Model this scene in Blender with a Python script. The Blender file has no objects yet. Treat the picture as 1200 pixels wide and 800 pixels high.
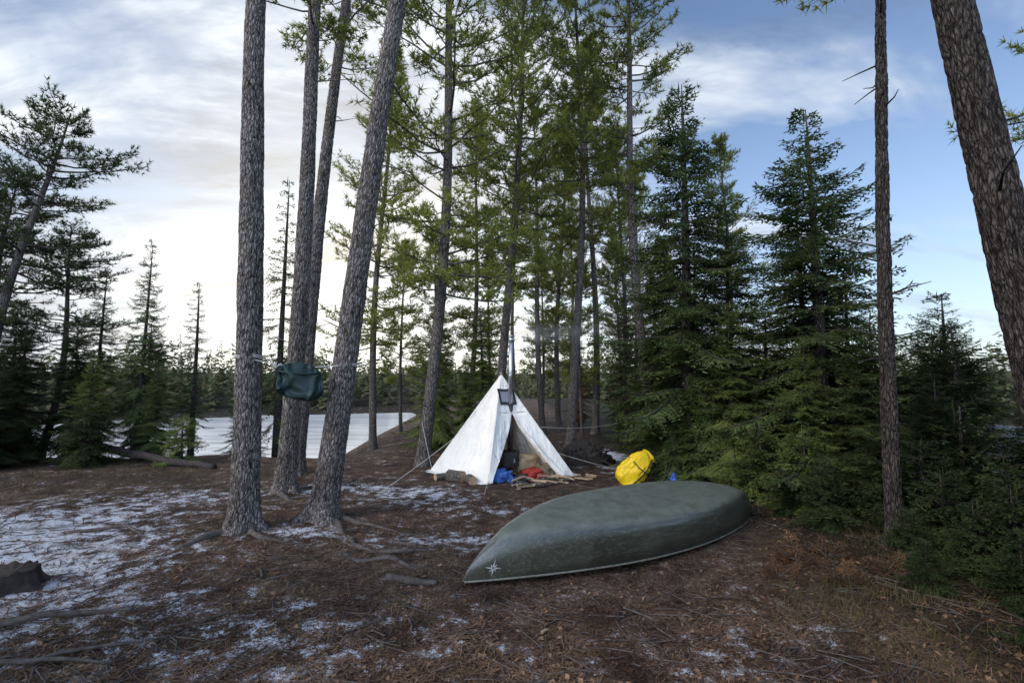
import bpy, math, random, bmesh
from mathutils import Vector, Matrix, Quaternion, noise
scene = bpy.context.scene
coll = scene.collection
rad = math.radians

# ------------------------------------------------------------ helpers
def sm(a, b, t):
    t = max(0.0, min(1.0, (t - a) / (b - a)))
    return t * t * (3 - 2 * t)

def h(x, y):
    r = math.hypot(x, y)
    wob = noise.noise(Vector((x * .13, y * .13, 3.1))) * 1.2
    dl = min(y - 12.3, (-2.9 - 0.06 * (y - 12)) - x) + wob * .6
    dl = max(dl, -17 - x + wob)
    dr = x - (4.0 + 0.06 * y) + wob * .4
    z = -3.2 * sm(0, 9, dl) - 3.2 * sm(0, 11, dr)
    if r > 50:
        f = sm(54, 64, r + wob * 3)
        zf = -1.6 + 2.2 * sm(60, 85, r) + 7 * sm(90, 500, r)
        z = z * (1 - f) + zf * f
    z = max(z, -3.2)
    k = sm(70, 20, r)
    z += k * (noise.noise(Vector((x * .45, y * .45, 0))) * .07 + noise.noise(Vector((x * 1.3, y * 1.3, 5))) * .035)
    if r < 25:
        z += noise.noise(Vector((x * 4.5, y * 4.5, 9))) * .018 + noise.noise(Vector((x * 12, y * 12, 2))) * .008
    z -= .10 * math.exp(-((x - 1.8) ** 2 + (y - 5.6) ** 2) / 1.6)
    return z

class MB:
    def __init__(s): s.v = []; s.f = []; s.m = []
    def add(s, vs, fs, m=0):
        o = len(s.v); s.v.extend([tuple(v) for v in vs])
        for f in fs:
            s.f.append(tuple(i + o for i in f)); s.m.append(m)
    def tube(s, pts, rads, n=6, m=0, cap=True):
        o = len(s.v); P = [Vector(p) for p in pts]; N = len(P)
        t0 = (P[1] - P[0]).normalized()
        a = Vector((0, 0, 1)) if abs(t0.z) < .9 else Vector((1, 0, 0))
        u = t0.cross(a).normalized()
        for i in range(N):
            t = (P[min(i + 1, N - 1)] - P[max(i - 1, 0)]).normalized()
            u = (u - t * u.dot(t)).normalized(); w = t.cross(u)
            for k in range(n):
                an = 2 * math.pi * k / n
                s.v.append(tuple(P[i] + (u * math.cos(an) + w * math.sin(an)) * rads[i]))
        for i in range(N - 1):
            for k in range(n):
                a0 = o + i * n + k; b0 = o + i * n + (k + 1) % n
                s.f.append((a0, b0, b0 + n, a0 + n)); s.m.append(m)
        if cap:
            s.f.append(tuple(o + k for k in reversed(range(n)))); s.m.append(m)
            s.f.append(tuple(o + (N - 1) * n + k for k in range(n))); s.m.append(m)
    def mesh(s, name, mats, smooth=False):
        me = bpy.data.meshes.new(name)
        me.from_pydata(s.v, [], s.f)
        for mt in mats: me.materials.append(mt)
        if len(mats) > 1: me.polygons.foreach_set('material_index', s.m)
        if smooth: me.polygons.foreach_set('use_smooth', [True] * len(s.f))
        me.update()
        return me

def obj(name, me, parent=None, loc=None):
    o = bpy.data.objects.new(name, me); coll.objects.link(o)
    if parent: o.parent = parent
    if loc is not None: o.location = loc
    return o

def tag(o, label, cat, group=None):
    o["label"] = label; o["category"] = cat
    if group: o["group"] = group
    return o

# ------------------------------------------------------------ materials
def nodes(name):
    m = bpy.data.materials.new(name); m.use_nodes = True
    nt = m.node_tree; b = nt.nodes['Principled BSDF']
    return m, nt, b

def N(nt, t, **kw):
    n = nt.nodes.new(t)
    for k, v in kw.items():
        if k in n.inputs: n.inputs[k].default_value = v
        else: setattr(n, k, v)
    return n

def ramp(nt, src, stops):
    r = nt.nodes.new('ShaderNodeValToRGB')
    while len(r.color_ramp.elements) < len(stops): r.color_ramp.elements.new(.5)
    for e, (p, c) in zip(r.color_ramp.elements, stops):
        e.position = p; e.color = (c[0], c[1], c[2], 1) if len(c) == 3 else c
    nt.links.new(src, r.inputs[0]); return r

def simple(name, c1, c2, scale=8, rough=.7, bump=.3, metal=0, stretch=(1, 1, 1), dist=.01, spec=.3):
    m, nt, b = nodes(name); L = nt.links.new
    tc = N(nt, 'ShaderNodeTexCoord'); mp = N(nt, 'ShaderNodeMapping'); mp.inputs['Scale'].default_value = stretch
    L(tc.outputs['Object'], mp.inputs[0])
    n = N(nt, 'ShaderNodeTexNoise', Scale=scale, Detail=5.0, Roughness=.65); L(mp.outputs[0], n.inputs['Vector'])
    r = ramp(nt, n.outputs[0], [(.3, c1), (.7, c2)]); L(r.outputs[0], b.inputs['Base Color'])
    b.inputs['Roughness'].default_value = rough; b.inputs['Metallic'].default_value = metal
    b.inputs['Specular IOR Level'].default_value = spec
    bp = N(nt, 'ShaderNodeBump', Strength=bump, Distance=dist); L(n.outputs[0], bp.inputs['Height']); L(bp.outputs[0], b.inputs['Normal'])
    return m

def foliage(name, dark, light, trans=.35):
    m, nt, b = nodes(name); L = nt.links.new
    nt.nodes.remove(b)
    out = nt.nodes['Material Output']
    g = N(nt, 'ShaderNodeNewGeometry'); tc = N(nt, 'ShaderNodeTexCoord'); oi = N(nt, 'ShaderNodeObjectInfo')
    n = N(nt, 'ShaderNodeTexNoise', Scale=1.8, Detail=0.0); L(tc.outputs['Object'], n.inputs['Vector'])
    a = N(nt, 'ShaderNodeMath', operation='MULTIPLY_ADD'); L(g.outputs['Random Per Island'], a.inputs[0]); a.inputs[1].default_value = .4
    L(n.outputs[0], a.inputs[2])
    a2 = N(nt, 'ShaderNodeMath', operation='MULTIPLY_ADD'); L(oi.outputs['Random'], a2.inputs[0]); a2.inputs[1].default_value = .25; L(a.outputs[0], a2.inputs[2])
    r = ramp(nt, a2.outputs[0], [(.42, dark), (1.0, light)])
    d = N(nt, 'ShaderNodeBsdfDiffuse'); t = N(nt, 'ShaderNodeBsdfTranslucent'); mx = N(nt, 'ShaderNodeMixShader'); mx.inputs[0].default_value = trans
    L(r.outputs[0], d.inputs[0]); L(r.outputs[0], t.inputs[0]); L(d.outputs[0], mx.inputs[1]); L(t.outputs[0], mx.inputs[2]); L(mx.outputs[0], out.inputs[0])
    return m

def bark(name, use_attr, tint=(1, 1, 1), sc=36.0):
    m, nt, b = nodes(name); L = nt.links.new
    tc = N(nt, 'ShaderNodeTexCoord'); mp = N(nt, 'ShaderNodeMapping'); mp.inputs['Scale'].default_value = (1, 1, .22)
    L(tc.outputs['Object'], mp.inputs[0])
    wn = N(nt, 'ShaderNodeTexNoise', Scale=14.0, Detail=1.0); L(mp.outputs[0], wn.inputs['Vector'])
    mixv = N(nt, 'ShaderNodeVectorMath', operation='MULTIPLY_ADD'); L(wn.outputs['Color'], mixv.inputs[0]); mixv.inputs[1].default_value = (.05, .05, .05); L(mp.outputs[0], mixv.inputs[2])
    vc = N(nt, 'ShaderNodeTexVoronoi', feature='DISTANCE_TO_EDGE', Scale=sc); L(mixv.outputs[0], vc.inputs['Vector'])
    cr = ramp(nt, vc.outputs['Distance'], [(.0, (.16, .15, .145)), (.20, (1, 1, 1))])
    n = N(nt, 'ShaderNodeTexNoise', Scale=80.0, Detail=3.0, Roughness=.7); L(mp.outputs[0], n.inputs['Vector'])
    n2 = N(nt, 'ShaderNodeTexNoise', Scale=2.2, Detail=2.0); L(tc.outputs['Object'], n2.inputs['Vector'])
    s2 = N(nt, 'ShaderNodeMath', operation='MULTIPLY_ADD'); L(n2.outputs[0], s2.inputs[0]); s2.inputs[1].default_value = .25; L(n.outputs[0], s2.inputs[2])
    T = lambda c: tuple(c[i] * tint[i] for i in range(3))
    col = ramp(nt, s2.outputs[0], [(.42, T((.05, .042, .037))), (.62, T((.135, .117, .105))), (.84, T((.29, .265, .245)))])
    mu = N(nt, 'ShaderNodeMix', data_type='RGBA', blend_type='MULTIPLY'); mu.inputs[0].default_value = .9
    L(col.outputs[0], mu.inputs[6]); L(cr.outputs[0], mu.inputs[7])
    last = mu.outputs[2]
    hgt = N(nt, 'ShaderNodeMath', operation='MULTIPLY_ADD'); L(n.outputs[0], hgt.inputs[0]); hgt.inputs[1].default_value = .5; L(cr.outputs[0], hgt.inputs[2])
    if use_attr:
        at = N(nt, 'ShaderNodeAttribute', attribute_name='crack')
        r2 = ramp(nt, at.outputs['Fac'], [(.0, (.14, .12, .11)), (.34, (1, 1, 1))])
        m2 = N(nt, 'ShaderNodeMix', data_type='RGBA', blend_type='MULTIPLY'); m2.inputs[0].default_value = 1
        L(last, m2.inputs[6]); L(r2.outputs[0], m2.inputs[7]); last = m2.outputs[2]
    L(last, b.inputs['Base Color']); b.inputs['Roughness'].default_value = .9; b.inputs['Specular IOR Level'].default_value = .15
    bp = N(nt, 'ShaderNodeBump', Strength=.9, Distance=.012); L(hgt.outputs[0], bp.inputs['Height']); L(bp.outputs[0], b.inputs['Normal'])
    return m

M_bark_hi = bark('bark_near', True, (1.35, 1.32, 1.31))
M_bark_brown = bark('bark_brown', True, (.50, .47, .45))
M_bark = bark('bark_plain', False, (1.0, .98, .96))
M_bark_sp = bark('bark_spruce', False, (.6, .58, .58))
M_pine = foliage('pine_needles', (.052, .070, .015), (.28, .30, .070), .48)
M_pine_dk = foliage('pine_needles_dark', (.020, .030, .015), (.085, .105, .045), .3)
M_spruce = foliage('spruce_needles', (.022, .041, .017), (.130, .165, .062), .38)
M_shaded = foliage('shaded_needles', (.012, .022, .010), (.060, .078, .032), .3)  # spruce and fir needles with shade put into a darker colour
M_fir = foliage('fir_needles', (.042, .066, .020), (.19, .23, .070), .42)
M_far = foliage('far_needles', (.03, .04, .024), (.15, .15, .075), .3)  # paler needle colour carries painted-in distance haze
M_dead = foliage('dead_needles', (.07, .038, .022), (.22, .12, .065), .3)
M_grass = foliage('grass_blades', (.025, .027, .011), (.12, .105, .048), .3)
M_litter = foliage('needle_litter', (.050, .029, .019), (.26, .16, .10), .1)
M_wood = simple('cut_wood', (.22, .14, .08), (.45, .32, .2), 20, .8)
M_oldwood = simple('weathered_wood', (.03, .024, .02), (.12, .098, .085), 14, .9, .8, stretch=(1, 1, 1))
M_darkwood = simple('rotten_wood', (.015, .012, .010), (.055, .043, .036), 14, .9, .8)

# ground
def ground_mat():
    m, nt, b = nodes('forest_floor'); L = nt.links.new
    g = N(nt, 'ShaderNodeNewGeometry')
    def no(s, d=6, r=.6):
        n = N(nt, 'ShaderNodeTexNoise', Scale=s, Detail=float(d), Roughness=r); L(g.outputs['Position'], n.inputs['Vector']); return n
    n1 = no(1.1, 2); n2 = no(38, 4, .75); n3 = no(4.2, 4, .7); n4 = no(95, 2, .6)
    a = N(nt, 'ShaderNodeMath', operation='MULTIPLY_ADD'); L(n2.outputs[0], a.inputs[0]); a.inputs[1].default_value = 1.1
    a0 = N(nt, 'ShaderNodeMath', operation='MULTIPLY'); L(n3.outputs[0], a0.inputs[0]); a0.inputs[1].default_value = .7; L(a0.outputs[0], a.inputs[2])
    c = ramp(nt, a.outputs[0], [(.60, (.013, .009, .007)), (.86, (.066, .041, .029)), (1.06, (.22, .15, .105))])
    # large tone changes in the needle bed
    tone = ramp(nt, n1.outputs[0], [(.35, (.62, .62, .64)), (.62, (1.1, 1.06, 1.0))])
    ct = N(nt, 'ShaderNodeMix', data_type='RGBA', blend_type='MULTIPLY'); ct.inputs[0].default_value = 1.0; L(c.outputs[0], ct.inputs[6]); L(tone.outputs[0], ct.inputs[7])
    gr = N(nt, 'ShaderNodeAttribute', attribute_name='grass')
    gm = N(nt, 'ShaderNodeMath', operation='MULTIPLY'); L(gr.outputs['Fac'], gm.inputs[0]); L(n3.outputs[0], gm.inputs[1])
    gm2 = ramp(nt, gm.outputs[0], [(.25, (0, 0, 0)), (.55, (1, 1, 1))])
    gc = ramp(nt, n2.outputs[0], [(.35, (.007, .007, .004)), (.7, (.040, .038, .020))])
    mx = N(nt, 'ShaderNodeMix', data_type='RGBA'); L(gm2.outputs[0], mx.inputs[0]); L(ct.outputs[2], mx.inputs[6]); L(gc.outputs[0], mx.inputs[7])
    sa = N(nt, 'ShaderNodeAttribute', attribute_name='snow')
    s1 = N(nt, 'ShaderNodeMath', operation='MULTIPLY_ADD'); L(n3.outputs[0], s1.inputs[0]); s1.inputs[1].default_value = 1.9; L(sa.outputs['Fac'], s1.inputs[2])
    s2 = N(nt, 'ShaderNodeMath', operation='MULTIPLY_ADD'); L(n4.outputs[0], s2.inputs[0]); s2.inputs[1].default_value = .8; L(s1.outputs[0], s2.inputs[2])
    s3 = N(nt, 'ShaderNodeMath', operation='MULTIPLY_ADD'); L(n2.outputs[0], s3.inputs[0]); s3.inputs[1].default_value = .8; L(s2.outputs[0], s3.inputs[2])
    s3b = N(nt, 'ShaderNodeMath', operation='MULTIPLY_ADD'); L(n1.outputs[0], s3b.inputs[0]); s3b.inputs[1].default_value = .5; L(s3.outputs[0], s3b.inputs[2])
    s4 = N(nt, 'ShaderNodeMath', operation='MULTIPLY'); L(s3b.outputs[0], s4.inputs[0]); s4.inputs[1].default_value = .4
    sr = ramp(nt, s4.outputs[0], [(.93, (0, 0, 0)), (1.0, (1, 1, 1))])
    mx2 = N(nt, 'ShaderNodeMix', data_type='RGBA'); L(sr.outputs[0], mx2.inputs[0]); L(mx.outputs[2], mx2.inputs[6]); mx2.inputs[7].default_value = (.72, .74, .80, 1)
    L(mx2.outputs[2], b.inputs['Base Color']); b.inputs['Roughness'].default_value = .85; b.inputs['Specular IOR Level'].default_value = .15
    hh = N(nt, 'ShaderNodeMath', operation='MULTIPLY_ADD'); L(n4.outputs[0], hh.inputs[0]); hh.inputs[1].default_value = .5; L(n2.outputs[0], hh.inputs[2])
    bp = N(nt, 'ShaderNodeBump', Strength=1.0, Distance=.05); L(hh.outputs[0], bp.inputs['Height']); L(bp.outputs[0], b.inputs['Normal'])
    return m

# ------------------------------------------------------------ ground sheet
def G(x, y, cx, cy, sx, sy, a=1): return a * math.exp(-((x - cx) / sx) ** 2 - ((y - cy) / sy) ** 2)
def snow_amt(x, y):
    s = .03
    s += G(x, y, -6.4, 6.4, 2.1, 1.9, .52) + G(x, y, -4.5, 4.7, 1.3, 1.2, .36) + G(x, y, -2.6, 4.2, 1.3, .8, .16)
    s += G(x, y, -1.6, 8.6, 1.2, .8, .38) + G(x, y, -1.0, 6.2, .8, .40, .40) + G(x, y, -3.2, 9.2, 1.0, .6, .32)
    s += G(x, y, 2.4, 12.8, .8, 1.8, .8) + G(x, y, 1.7, 3.7, .9, .45, .24) + G(x, y, -2.6, 6.5, .6, .3, .42)
    s += G(x, y, -1.2, 3.8, 1.4, .7, .20) + G(x, y, -.3, 7.6, 1.0, .4, .28) + G(x, y, -5.5, 8.6, 1.5, .8, .2)
    s -= G(x, y, -2.2, 5.3, .9, .7, .12) + G(x, y, .4, 8.9, .9, .6, .2) + .3 * sm(2.4, 3.6, x)
    return s
def grass_amt(x, y):
    return min(1.0, G(x, y, -8, 9.9, 3.0, 1.2, .8) + sm(2.2, 4.0, x) * 1.1 + sm(13, 16, y) * .5 + sm(45, 60, math.hypot(x, y)))
NA, NR = 640, 400
radii = [0.35 * (1.0202 ** i) for i in range(NR)]
vs = [(0, 0, h(0, 0))]
for r in radii:
    for k in range(NA):
        a = 2 * math.pi * k / NA
        x, y = r * math.cos(a), r * math.sin(a)
        vs.append((x, y, h(x, y)))
fs = [(0, 1 + k, 1 + (k + 1) % NA) for k in range(NA)]
for i in range(NR - 1):
    o = 1 + i * NA
    for k in range(NA):
        k2 = (k + 1) % NA
        fs.append((o + k, o + NA + k, o + NA + k2, o + k2))
me = bpy.data.meshes.new('ground'); me.from_pydata(vs, [], fs)
me.attributes.new('snow', 'FLOAT', 'POINT').data.foreach_set('value', [snow_amt(v[0], v[1]) for v in vs])
me.attributes.new('grass', 'FLOAT', 'POINT').data.foreach_set('value', [grass_amt(v[0], v[1]) for v in vs])
me.polygons.foreach_set('use_smooth', [True] * len(fs))
me.materials.append(ground_mat())
o = obj('ground', me); o["kind"] = "structure"

# water
m, nt, b = nodes('lake_water'); L = nt.links.new
b.inputs['Roughness'].default_value = .16
b.inputs['Specular IOR Level'].default_value = 1.0
g = N(nt, 'ShaderNodeNewGeometry'); mp = N(nt, 'ShaderNodeMapping'); mp.inputs['Scale'].default_value = (.35, 2.2, 1); L(g.outputs['Position'], mp.inputs[0])
n = N(nt, 'ShaderNodeTexNoise', Scale=1.6, Detail=4.0); L(mp.outputs[0], n.inputs['Vector'])
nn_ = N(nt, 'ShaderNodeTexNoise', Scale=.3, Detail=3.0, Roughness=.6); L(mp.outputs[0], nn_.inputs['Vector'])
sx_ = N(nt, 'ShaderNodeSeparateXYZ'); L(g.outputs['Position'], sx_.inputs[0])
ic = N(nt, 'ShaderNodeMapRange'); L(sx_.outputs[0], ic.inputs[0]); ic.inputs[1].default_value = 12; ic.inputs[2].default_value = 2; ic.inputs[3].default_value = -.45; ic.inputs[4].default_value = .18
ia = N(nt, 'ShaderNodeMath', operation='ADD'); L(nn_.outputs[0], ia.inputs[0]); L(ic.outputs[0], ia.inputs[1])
wr_ = ramp(nt, ia.outputs[0], [(.15, (.10, .12, .14)), (.55, (.55, .55, .53)), (.80, (.88, .85, .78))]); L(wr_.outputs[0], b.inputs['Base Color'])  # bright sky glare put into the water colour, stronger to the left
bp = N(nt, 'ShaderNodeBump', Strength=.35, Distance=.10); L(n.outputs[0], bp.inputs['Height']); L(bp.outputs[0], b.inputs['Normal'])
mb = MB(); R = 88
mb.add([(R * math.cos(2 * math.pi * k / 64), R * math.sin(2 * math.pi * k / 64), -2.0) for k in range(64)], [tuple(range(64))])
o = obj('lake_water', mb.mesh('lake_water', [m])); o["kind"] = "structure"

# ------------------------------------------------------------ trees
def rv(rg, s=1): return Vector((rg.uniform(-s, s), rg.uniform(-s, s), rg.uniform(-s, s)))
UP = Vector((0, 0, 1))

def quadtwig(mb, p, d, ln, w, nrm):
    s = d.cross(nrm)
    if s.length < 1e-4: return
    s = s.normalized() * w
    q = p + d * (ln * .35)
    e = p + d * ln
    o = len(mb.v)
    mb.v.extend((tuple(p), tuple(q + s), tuple(e), tuple(q - s)))
    mb.f.append((o, o + 1, o + 2, o + 3)); mb.m.append(0)

def spruce_branch(mb, wood, p0, az, elev, L, rg, step=.06, w=.0155):
    out = Vector((math.cos(az), math.sin(az), 0))
    pts = [p0.copy()]; n = max(3, int(L / step)); p = p0.copy()
    side0 = out.cross(UP)
    sag = rg.uniform(.25, .5); tw = rg.uniform(-.2, .2)
    for i in range(n):
        s = i / n
        e = elev + (-sag * math.sin(s * math.pi) + .5 * s * s)
        d = (out * math.cos(e) + UP * math.sin(e) + side0 * (rg.uniform(-.08, .08) + tw * s)).normalized()
        p = p + d * (L / n)
        pts.append(p.copy())
        nrm = side0.cross(d).normalized()
        if s > .12:
            base = min(.42 * L * (1 - s) + .07, .42) * rg.uniform(.65, 1.2)
            for sd in (-1, 1):
                td = (d * .62 + side0 * sd * .8 + UP * rg.uniform(-.45, .12)).normalized()
                tl = base * rg.uniform(.75, 1.15)
                quadtwig(mb, p, td, tl, w, nrm)
                k = max(1, int(tl / .065))
                sub = td.cross(nrm).normalized()
                for j in range(k):
                    f = (j + .6) / k
                    q = p + td * tl * f - UP * (.06 * f * f)
                    sl = (.13 * (1 - f * .6)) * rg.uniform(.6, 1.25)
                    for s2 in (-1, 1):
                        sdv = (td * .7 + sub * s2 * .7 + rv(rg, .35) - UP * .18).normalized()
                        quadtwig(mb, q, sdv, sl, w, (nrm + rv(rg, .6)))
        quadtwig(mb, p, (d + rv(rg, .4)).normalized(), .08, w, nrm)
    if wood is not None and len(pts) > 2:
        st = max(1, len(pts) // 4)
        pp = pts[::st]
        if len(pp) < 2: pp = [pts[0], pts[-1]]
        wood.tube(pp, [.012 * L * (1 - .8 * i / (len(pp) - 1)) + .003 for i in range(len(pp))], 4)

def spruce(name, seed, H, R, z0, dens=1.0, gap=.25, step=.06, mat=None, droop=0):
    rg = random.Random(seed); lv = MB(); wd = MB()
    pts = []; rr = []
    for i in range(13):
        t = i / 12
        pts.append((math.sin(t * 3 + seed) * .04 * H / 8 - math.sin(seed) * .04 * H / 8, math.cos(t * 2.3 + seed) * .04 - math.cos(seed) * .04, H * t - (.2 if i == 0 else 0)))
        rr.append((.0135 * H + .01) * (1 - t) ** .8 + .006 + (.02 if i == 0 else 0))
    wd.tube(pts, rr, 9)
    z = z0; k = 0
    while z < H - .15:
        t = (z - z0) / (H - z0)
        nb = max(3, int((6 if t < .8 else 4) * dens + rg.uniform(-1, 1)))
        vary = rg.uniform(.78, 1.12)
        for j in range(nb):
            az = 2 * math.pi * j / nb + rg.uniform(-.5, .5) + k * 1.3
            low = min(1, .55 + t * 3)
            Ln = R * (1 - t) ** .85 * low * rg.uniform(.5, 1.22) * vary + .10
            el = rad(-18 - droop + (62 + droop) * t ** 1.3 + rg.uniform(-14, 14))
            c = Vector((0, 0, z + rg.uniform(-.12, .12)))
            spruce_branch(lv, wd, c, az, el, Ln, rg, step)
        z += gap * (1 - .45 * t) * rg.uniform(.7, 1.3); k += 1
    quadtwig(lv, Vector((0, 0, H - .25)), UP, .35, .02, Vector((1, 0, 0)))
    quadtwig(lv, Vector((0, 0, H - .25)), UP, .35, .02, Vector((0, 1, 0)))
    return wd.mesh(name + '_trunk', [M_bark_sp], True), lv.mesh(name + '_crown', [mat or M_spruce])

def tuft(mb, p, d, rg, ln=.15, n=9, w=.011):
    for i in range(n):
        dd = (d * .65 + rv(rg, .95)).normalized()
        s = dd.cross(rv(rg, 1)).normalized() * w
        e = p + dd * ln * rg.uniform(.6, 1.2)
        o = len(mb.v)
        mb.v.extend((tuple(p + s), tuple(p - s), tuple(e)))
        mb.f.append((o, o + 1, o + 2)); mb.m.append(0)

def pine_branch(lv, wd, p0, az, elev, L, rg, sp=.095):
    out = Vector((math.cos(az), math.sin(az), 0)); side = out.cross(UP)
    pts = [p0.copy()]; n = 7; p = p0.copy(); yaw = 0
    segs = []
    for i in range(n):
        s = i / n; yaw += rg.uniform(-.25, .25)
        e = elev + .5 * s + rg.uniform(-.15, .15)
        d = (out * math.cos(e) + side * yaw * .6 + UP * math.sin(e)).normalized()
        q = p + d * (L / n); segs.append((p.copy(), q.copy(), d, s)); p = q; pts.append(p.copy())
    wd.tube(pts, [.012 * L * (1 - .8 * i / n) + .004 for i in range(n + 1)], 4)
    for (a, bb, d, s) in segs:
        if s < .2: continue
        for sd in (-1, 1, 0):
            if rg.random() < .12: continue
            if sd == 0: td = (d * .6 + UP * .7 + rv(rg, .3)).normalized()
            else: td = (d * .7 + side * sd * .7 + UP * rg.uniform(-.25, .45)).normalized()
            tl = (.20 + .34 * L * (1 - s) * (.6 if sd == 0 else 1)) * rg.uniform(.6, 1.1)
            st = a.lerp(bb, rg.random()); k = max(2, int(tl / sp))
            wd.tube([st, st + td * tl], [.005, .003], 3, cap=False)
            for j in range(k):
                f = (j + 1) / k
                if f < .2: continue
                tuft(lv, st + td * tl * f + rv(rg, .02), (td + UP * .35).normalized(), rg)
    tuft(lv, p, d, rg)

def pine(name, seed, H, cb, R, r0, nb, hi=False, stubs=8, curve=.05, bm_=None, fol=None, flat=0):
    rg = random.Random(seed); lv = MB(); wd = MB()
    ph = rg.uniform(0, 6)
    def ax(z): return Vector((curve * (math.sin(z * .45 + ph) - math.sin(ph)), curve * (math.cos(z * .38 + ph) - math.cos(ph)), z))
    def rz(z): return r0 * max(.04, (1 - z / H)) ** .62 + .55 * r0 * math.exp(-max(z, -.2) / .22)
    for i in range(nb):
        t = (i + rg.random()) / nb
        z = cb + (H - cb) * t * .985
        if noise.noise(Vector((z * .9, seed * 3.3, 0))) < -.28 and t < .8: continue
        az = i * 2.4 + rg.uniform(-.6, .6)
        prof = (1 - t) ** .5 * (.55 + .45 * min(1, t * 3.5)) + .08
        if flat: prof = .35 + .65 * math.sin(math.pi * min(1, .15 + t * .8))
        Ln = R * prof * rg.uniform(.35, 1.25)
        el = rad(-14 + (60 if not flat else 30) * t + rg.uniform(-14, 14))
        pine_branch(lv, wd, ax(z), az, el, Ln, rg)
    for i in range(5): tuft(lv, ax(H - .08 * i), UP, rg)
    for i in range(stubs):
        z = rg.uniform(.25 * cb, cb + .5); az = rg.uniform(0, 6.28); ln = rg.uniform(.15, .7)
        d = Vector((math.cos(az), math.sin(az), rg.uniform(-.1, .5))).normalized(); p = ax(z) + d * rz(z) * .6
        wd.tube([p, p + d * ln * .5, p + d * ln + rv(rg, .08)], [.014, .009, .004], 5)
    if not hi:
        zs = [-.25, 0, .1, .25, .5, .9] + [1.5 + (H - 1.5) * i / 16 for i in range(17)]
        wd.tube([ax(z) for z in zs], [rz(z) for z in zs], 14)
        tm = wd.mesh(name + '_trunk', [M_bark], True)
    else:
        n = 96; zs = []; z = -.25
        while z < H:
            zs.append(z); z += .025 if z < 9 else .2
        zs.append(H)
        o = len(wd.v); crack = [1.0] * o
        for z in zs:
            c = ax(z); r = rz(z)
            fl = math.exp(-max(z, -.2) / .22)
            for k in range(n):
                a = 2 * math.pi * k / n; ca, sa = math.cos(a), math.sin(a)
                rr = r * (1 + .35 * fl * (max(0, math.sin(a * 3 + seed)) + .6 * max(0, math.sin(a * 5 + seed * 2.1))) - .1 * fl)
                q = Vector((ca * r * 28 + seed * 7, sa * r * 28, z * 5.8))
                q += noise.noise_vector(q * .6) * .7
                if z < 9:
                    dd = noise.voronoi(q)[0]; e = min(1, (dd[1] - dd[0]) * 2.6)
                else: e = .7
                crack.append(e)
                disp = (min(e, .6) - .4) * .022 + noise.noise(q * 2) * .005 + noise.noise(q * .25) * .012
                wd.v.append((c.x + ca * (rr + disp), c.y + sa * (rr + disp), z))
        for i in range(len(zs) - 1):
            for k in range(n):
                a0 = o + i * n + k; b0 = o + i * n + (k + 1) % n
                wd.f.append((a0, b0, b0 + n, a0 + n)); wd.m.append(0)
        tm = wd.mesh(name + '_trunk', [bm_ or M_bark_hi], True)
        tm.attributes.new('crack', 'FLOAT', 'POINT').data.foreach_set('value', crack)
    return tm, lv.mesh(name + '_crown', [fol or M_pine])

def place_tree(name, tm, cm, x, y, s=1.0, lean=(0, 0), spin=0, label='', group=None, sz=None, zoff=0):
    e = bpy.data.objects.new(name, None); coll.objects.link(e)
    e.empty_display_size = .3
    e.location = (x, y, h(x, y) - .03 + zoff)
    q = UP.rotation_difference(Vector((lean[0], lean[1], 1)).normalized()) @ Quaternion((0, 0, 1), spin)
    e.rotation_mode = 'QUATERNION'; e.rotation_quaternion = q
    e.scale = (s, s, sz if sz else s)
    obj('trunk', tm, e); obj('crown', cm, e)
    tag(e, label, 'tree', group)
    return e

# near big pines
big = [
 ('a', 1, 17, 9.8, 2.1, .175, 46, -3.57, 6.60, (-.005, .0), 'tall pine with grey flaky bark holding the rope end'),
 ('b', 2, 18, 8.4, 2.2, .165, 56, -4.10, 8.90, (.030, .0), 'tall straight pine standing behind the hanging green bag'),
 ('c', 3, 18, 9.0, 2.2, .160, 50, -4.58, 10.4, (.078, .0), 'tall pine growing close behind its neighbouring pine'),
 ('d', 4, 17, 9.0, 2.2, .180, 46, -2.70, 7.07, (.130, .0), 'leaning tall pine with exposed roots at its base'),
 ('e', 5, 14, 6.9, 1.6, .088, 40, 4.62, 6.00, (.035, .0), 'slender pine with dead twigs beside the dark spruces'),
 ('f', 6, 15, 7.2, 2.2, .178, 40, 4.72, 4.00, (-.165, .0), 'thick leaning pine with dark brown scaly bark'),
]
troot = {}
for (k, sd, H, cb, R, r0, nb, x, y, ln, lab) in big:
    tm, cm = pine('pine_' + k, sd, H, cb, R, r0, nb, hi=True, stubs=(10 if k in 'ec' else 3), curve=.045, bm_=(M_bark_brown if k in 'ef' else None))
    troot[k] = place_tree('pine_tree', tm, cm, x, y, 1, ln, 0, lab)

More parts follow.
